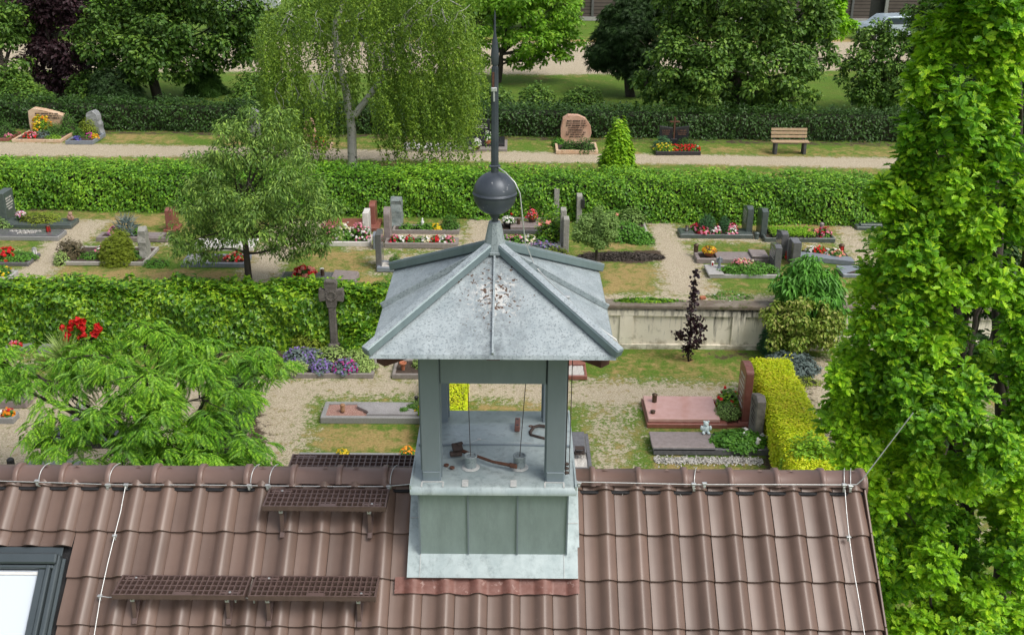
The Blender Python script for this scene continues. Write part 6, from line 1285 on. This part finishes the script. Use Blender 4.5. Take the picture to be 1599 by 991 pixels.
shrub('evergreen_shrub', 'dark bush between the purple tree and the dark tree', 'shrub', P(185, 168, T), (1.2, 1, 1.6), 'yew', .18, 2600, 'spray'); shrub('evergreen_shrub', 'dark leafy bush under the purple tree', 'shrub', P(140, 162, T), (.9, .8, 1.3), 'maple', .15, 1800)
shrub('evergreen_shrub', 'green bush behind the hedge at the left edge', 'shrub', P(40, 176, T), (1.4, .9, 1.2), 'beech', .13, 2400); shrub('evergreen_shrub', 'loose green bush behind the hedge left of the birch', 'shrub', P(395, 165, T), (.9, .7, 1.5), 'beech', .13, 1800, core=False)
shrub('evergreen_shrub', 'green bush on the lawn right of the birch', 'shrub', P(838, 170, T), (.80, .7, 1.0), 'beech', .13, 1700); shrub('evergreen_shrub', 'wider green bush on the lawn right of the spire', 'shrub', P(910, 172, T), (.95, .8, .95), 'beech', .13, 2000); shrub('evergreen_shrub', 'dark bush directly behind the spire', 'shrub', P(772, 182, T), (.9, .7, 1.2), 'maple', .13, 1900)
ptree('broadleaf_tree', 'bright green spreading tree with dark forked trunk behind the spire', (776, 128), [(770, 30, 45, 42), (850, 20, 56, 34), (800, -25, 90, 40), (875, 60, 38, 24), (830, 62, 46, 22, -1), (748, 80, 26, 24), (880, 15, 34, 28, 1), (812, 95, 26, 12), (860, 85, 34, 14)], 'bright', 19000, .17, .17, bark='barkdark', per=1.6, sub=(.2, .36), top=P(776, 128, T)+np.array([.2, 0, 1.5]), flat=.6)
ptree('yew_tree', 'nearly black green yew in front of the wooden building', (985, 150), [(960, 50, 26, 36), (985, 50, 34, 50, -.5), (975, 100, 32, 24), (1005, 90, 34, 40), (1010, 0, 46, 50, .5), (935, 85, 24, 18), (950, 70, 30, 34), (995, 30, 34, 40)], 'yew', 14000, .26, .2, tp='spray', bark='barkdark', per=1.5, sub=(.22, .4), droop=.3)
ptree('broadleaf_tree', 'large mid green tree over the dark hedge right of the yew', (1150, 190), [(1095, 40, 62, 46), (1175, 50, 66, 50), (1060, 95, 52, 40, -1), (1130, 115, 66, 42, -1.5), (1215, 105, 60, 42, -1), (1245, 40, 55, 46), (1010, 135, 34, 26), (1080, 145, 50, 26, -1), (1225, 155, 50, 22, -1), (1160, 160, 46, 22, -.8), (1140, -25, 120, 45), (1060, 0, 50, 45), (1275, 90, 34, 34), (1100, 80, 60, 40, -1.5), (1270, 10, 40, 35)], 'beech', 42000, .17, .24, per=1.7, sub=(.2, .35), stems=2, top=P(1150, 190, T)+np.array([0, 0, 2.5]))
ptree('broadleaf_tree', 'vivid lime green young tree in front of the wooden building', (1292, 95), [(1288, 15, 34, 28), (1312, 40, 26, 18), (1275, 45, 24, 22), (1295, -15, 30, 25)], 'lime', 8500, .22, .1, per=1.5, sub=(.22, .38), up=.8)
ptree('broadleaf_tree', 'bushy green tree between the big tree and the oak', (1375, 178), [(1390, 92, 44, 36), (1345, 110, 34, 32, -.4), (1395, 130, 44, 36, -.6), (1440, 45, 40, 40, .5), (1360, 145, 34, 22, -.5), (1365, 60, 34, 26), (1450, 90, 46, 60), (1490, 0, 60, 50)], 'beech', 19000, .16, .15, per=1.6, sub=(.2, .36), top=P(1375, 178, T)+np.array([0, 0, 1.8]))
ptree('broadleaf_tree', 'dark green tree behind the top of the oak', (1520, 150), [(1500, 60, 60, 60), (1570, 80, 60, 70), (1540, 0, 70, 50), (1600, 150, 50, 50)], 'maple', 9000, .2, .2, per=1.4)
ptree('broadleaf_tree', 'distant green tree behind the birch', (590, 60, 58), [(560, 10, 50, 35), (620, 20, 50, 30), (690, 15, 50, 35), (500, 15, 40, 30), (600, -30, 90, 30)], 'maple', 11000, .28, .3, per=1.4)
ptree('broadleaf_tree', 'distant dark tree behind the bright spreading tree', (735, 70, 62), [(735, 20, 34, 34), (780, 5, 40, 30), (850, 0, 40, 25), (880, 5, 24, 24)], 'beech', 9000, .28, .3, per=1.4)
ptree('broadleaf_tree', 'distant green tree at the upper left behind the purple one', (60, 60, 58), [(40, 15, 50, 35), (110, 5, 50, 40), (-10, 20, 50, 35), (180, 0, 50, 30)], 'bright', 10000, .26, .3, per=1.4)
ptree('broadleaf_tree', 'distant tree between the dark tree and the birch', (400, 60, 60), [(350, 35, 30, 22), (395, 45, 26, 18), (440, 40, 40, 25)], 'maple', 5000, .26, .25, per=1.4)

# columnar oak at the right of the house
Yo = 2.6
oak_sp = [(1318, 640, 34, 46, .2), (1400, 600, 52, 50), (1335, 695, 36, 34), (1455, 650, 50, 44, -.3), (1340, 555, 36, 34, .3), (1395, 510, 46, 46), (1360, 440, 26, 36, .3), (1410, 385, 48, 46), (1398, 300, 28, 36), (1370, 300, 14, 30), (1465, 450, 42, 46), (1500, 610, 40, 40, -.2), (1440, 735, 50, 34), (1545, 700, 44, 44, -.3), (1385, 775, 30, 30), (1450, 790, 34, 34, .2), (1500, 740, 36, 30),
          (1372, 860, 18, 34), (1460, 880, 34, 40, -.3), (1415, 900, 24, 30, .3), (1590, 790, 22, 44), (1592, 640, 22, 46), (1445, 120, 30, 42), (1430, 205, 26, 40), (1500, 60, 40, 50), (1490, 175, 44, 50, -.2), (1560, 110, 40, 60), (1555, 240, 44, 52), (1480, 280, 46, 44), (1590, 330, 32, 46), (1530, 350, 42, 44), (1440, 330, 34, 40), (1440, 975, 46, 26), (1520, 985, 50, 24, -.3), (1585, 20, 40, 60),
          (1590, 480, 24, 50), (1410, 1020, 30, 30), (1350, 500, 22, 24), (1455, 540, 34, 36), (1520, -40, 80, 50), (1310, 590, 18, 26), (1425, 450, 36, 40), (1375, 650, 40, 40, .3), (1480, 520, 30, 30, .3), (1590, 900, 20, 26), (1380, 930, 16, 30), (1540, 440, 40, 34), (1430, 260, 30, 34), (1375, 590, 30, 40, .4), (1500, 820, 24, 24, .3), (1360, 740, 24, 24), (1545, 560, 26, 22, .4), (1540, 180, 40, 50, .4), (1480, 380, 40, 40, .4), (1420, 690, 50, 40, .4), (1395, 830, 24, 30, .4), (1580, 720, 24, 30), (1560, 20, 60, 50), (1460, 60, 26, 40, .3), (1395, 900, 26, 34), (1385, 990, 30, 30), (1430, 850, 34, 40, .3), (1480, 940, 40, 30, .3), (1365, 800, 16, 26), (1530, 930, 40, 34), (1580, 850, 34, 40), (1560, 780, 34, 30, .5), (1500, 870, 34, 30, .5), (1590, 960, 30, 30), (1590, 560, 20, 40)]
q = np.array([PY(1510, 800, Yo+.9)[0], Yo+.9, 0]); o = thing('columnar_oak', 'large upright oak with lobed yellow-green leaves at the right of the house', 'tree', q); m = MB()
stems_ = [((1530, 1700), (1530, 1050), (1510, 850), (1500, 650), (1490, 450), (1470, 250), (1470, 60)), ((1545, 1700), (1560, 1000), (1570, 760), (1560, 560), (1560, 350), (1530, 150), (1520, -60)), ((1540, 1700), (1590, 1000), (1600, 700), (1605, 400), (1590, 100)), ((1520, 1700), (1475, 1000), (1455, 850), (1430, 700), (1410, 540), (1400, 380)), ((1530, 1500), (1500, 980), (1520, 880), (1570, 820), (1610, 740)), ((1540, 1500), (1540, 1000), (1480, 760), (1500, 560), (1530, 480))]
for i, st_ in enumerate(stems_):
    pts = [PY(a, b, Yo+.7+.25*math.sin(i*2.1)+.25*(j > 3)) for j, (a, b) in enumerate(st_)]; pts = np.array(pts)-q
    t = np.linspace(0, 1, len(pts)); tt = np.linspace(0, 1, 22); pp = np.stack([np.interp(tt, t, pts[:, k]) for k in range(3)], 1)+RNG.normal(0, .012, (22, 3)); m.tube(pp, np.interp(tt, [0, .4, 1], [.15, .085, .02] if i < 3 else [.10, .05, .015]), 9)
for b_ in oak_sp:
    c = PY(b_[0], b_[1], Yo+(b_[4] if len(b_) > 4 else 0))-q; sx_ = PY(min(max(b_[0]+30, 1440), 1590), b_[1]+90, Yo+.75)-q; limb(m, sx_, c, .028, .008, .12, 5, 6)
m.build('trunk', MT['barkdark'], o)
B = pxblobs(oak_sp, Yo); B = [(np.array(c)-q, (r_[0]*1.12, r_[0]*1.1, r_[2]*1.12)) for c, r_ in B]
def rosettes(mb, blobs, per, size, k=9):
    for c, r_ in blobs:
        n_ = max(6, int(per*(r_[0]*r_[2])/.11)); d = rdir(n_); p = c+d*np.array(r_)*RNG.uniform(.35, 1.05, (n_, 1)); ax = unit(d*np.array([1, 1, .5])+np.array([0, 0, 1.35])+rdir(n_)*.35)
        for j in range(k):
            a = rdir(n_); per_ = unit(a-ax*np.sum(a*ax, 1)[:, None]); dv = unit(per_*1.0+ax*RNG.uniform(.35, 1.3, (n_, 1))); nr = unit(ax-dv*np.sum(ax*dv, 1)[:, None]*.8+rdir(n_)*.25)
            leaves(mb, p+per_*.012-ax*RNG.uniform(0, .06, (n_, 1)), nr, size, 'oak', dv, 0, .28)
m = MB(); rosettes(m, B[::2], 125, .092); m.build('crown', LF['oak'], o)
m = MB(); rosettes(m, B[1::2], 125, .092); m.build('crown', LF['oakdeep'], o)
ptree('broadleaf_tree', 'shady green tree behind the oak trunks', (1560, 700, 9.5), [(1560, 560, 60, 60), (1590, 700, 60, 60), (1540, 450, 60, 60), (1600, 850, 60, 70, -.5), (1500, 880, 60, 60), (1640, 600, 60, 80), (1470, 760, 60, 60), (1450, 620, 60, 60), (1430, 500, 50, 60), (1420, 880, 50, 60), (1480, 340, 60, 60), (1570, 330, 60, 70), (1500, 200, 60, 70), (1590, 200, 60, 70), (1460, 960, 60, 50), (1580, 960, 60, 50), (1540, 80, 70, 60)], 'shade', 24000, .15, .12, per=1.5)

# ------------------------------------------------------------------ wooden building and parked cars far behind
bd, n, b = nodes('horizontal_boards'); co = objco(n); wv_ = N(n, 'ShaderNodeTexWave', wave_type='BANDS', bands_direction='Z'); wv_.inputs['Scale'].default_value = 1.4; wv_.inputs['Distortion'].default_value = .2; n.links.new(co, wv_.inputs['Vector'])
col = mix(n, ramp(n, wv_.outputs['Fac'], [(.02, (1, 1, 1)), (.14, (0, 0, 0))]), ramp(n, noise(n, 1.2, 5, .6, co), [(.3, (.075, .058, .050)), (.7, (.115, .092, .08))]), (.015, .012, .01)); n.links.new(col, b.inputs['Base Color']); b.inputs['Roughness'].default_value = .85
yB = 66.0; xa, xb = PY(905, 20, yB)[0], PY(1640, 20, yB)[0]; o = thing('wooden_building', 'long dark boarded wooden building behind the trees', 'building', ((xa+xb)/2, yB+3, T)); L = xb-xa
m = MB(); xd = PY(1372, 20, yB)[0]-(xa+xb)/2
m.box(((-L/2+xd-.6)/2, 0, 2.6), (xd-.6+L/2, 6, 5.2)); m.box(((L/2+xd+.6)/2, 0, 2.6), (L/2-xd-.6, 6, 5.2)); m.build('wall', bd, o)
m = MB(); m.box((xd, .2, 2.5), (1.19, 5.6, 5)); m.build('door', MT['blackpot'], o); m = MB(); m.box((xd+.45, -3.05, 2.5), (.22, .12, 5.0), bev=.01); m.build('post', MT['granite'], o)
for a_ in (925, 1330): xp = PY(a_, 20, yB)[0]-(xa+xb)/2; m = MB(); m.box((xp, -3.05, 2.5), (.16, .1, 5.0), bev=.01); m.build('post', MT['darkgranite'], o)
m = MB(); m.box(((-L/2+xd-.6)/2, -3.04, .12), (xd-.7+L/2, .16, .24)); m.build('plinth', MT['lightgranite'], o); m = MB(); m.box(((L/2+xd+.6)/2, -3.04, .12), (L/2-xd-.7, .16, .24)); m.build('plinth', MT['lightgranite'], o)
m = MB(); m.prism([(-3.4, 5.2), (3.4, 5.2), (0, 7.4)], L+.6, 'x'); m.build('roof', MT['boards'], o)
def car(lab, pos, rz, paint):
    o = thing('parked_car', lab, 'car', pos, rz, 'cars parked behind the trees'); m = MB(); pf = [(-2.1, .35), (-2.15, .75), (-1.9, .95), (-1.45, 1.0), (-.85, 1.42), (.75, 1.45), (1.45, 1.02), (2.05, .85), (2.15, .45), (2.05, .3), (-2.0, .28)]
    m.prism(pf, 1.7, 'y', (0, 0, 0), .03); m.build('body', paint, o)
    for sy in (-1, 1): m = MB(); m.prism([(-1.3, .98), (-.82, 1.34), (.70, 1.36), (1.28, 1.0)], .02, 'y', (0, sy*.85, 0)); m.build('side_window', MT['glass'], o)
    m = MB(); m.obox((1.12, 0, 1.24), (.66, 0, -.41), (0, 1.45, 0), (.012, 0, .02)); m.build('windscreen', MT['glass'], o)
    for sx in (-1.3, 1.3):
        for sy in (-1, 1): m = MB(); m.prism([(sx+.32*math.cos(t), .32+.32*math.sin(t)) for t in np.linspace(0, 6.28, 17)[:-1]], .2, 'y', (0, sy*.78, 0)); wl = m.build('wheel', MT['rubber'], o); m = MB(); m.prism([(sx+.19*math.cos(t), .32+.19*math.sin(t)) for t in np.linspace(0, 6.28, 13)[:-1]], .02, 'y', (0, sy*.892, 0)); m.build('rim', MT['clamp'], wl)
    for sy in (-.6, .6): m = MB(); m.box((2.13, sy, .66), (.06, .3, .14), bev=.02); m.build('headlight', MT['white'], o)
car('pale blue car half hidden by the bushy tree at the upper right', P(1394, 62, T), .1, pm('pale_blue_paint', (.45, .55, .62), (.43, .53, .60), 2, .25, .2))
car('light grey car at the top edge between the dark tree and the birch', P(388, 18, T), .05, pm('silver_paint', (.55, .58, .62), (.53, .56, .60), 2, .25, .3))

# fallen leaf scraps on the tiles
for px, py, lab in ((975, 770, 'pale dry leaf scrap on the tiles just below the right ridge'), (1062, 772, 'small pale scrap on the tiles below the middle of the right ridge'), (992, 961, 'tiny pale scrap low on the right half of the roof'), (1078, 977, 'small brown scrap at the bottom edge of a tile'), (472, 828, 'small pale scrap on the tiles under the upper step grating'), (452, 966, 'small pale scrap under the right lower grating')):
    x, s_ = SP(px, py, .03); q = SL(x, s_, .036); m = MB(); leaves(m, q+RNG.normal(0, .008, (4, 3))*np.array([1, 1, .2]), np.tile(NRM, (4, 1))+rdir(4)*.4, .022, 'long', rdir(4), 0); tag(m.build('dry_leaf', MT['deadtwig'], loc=q), lab, 'dry leaf')
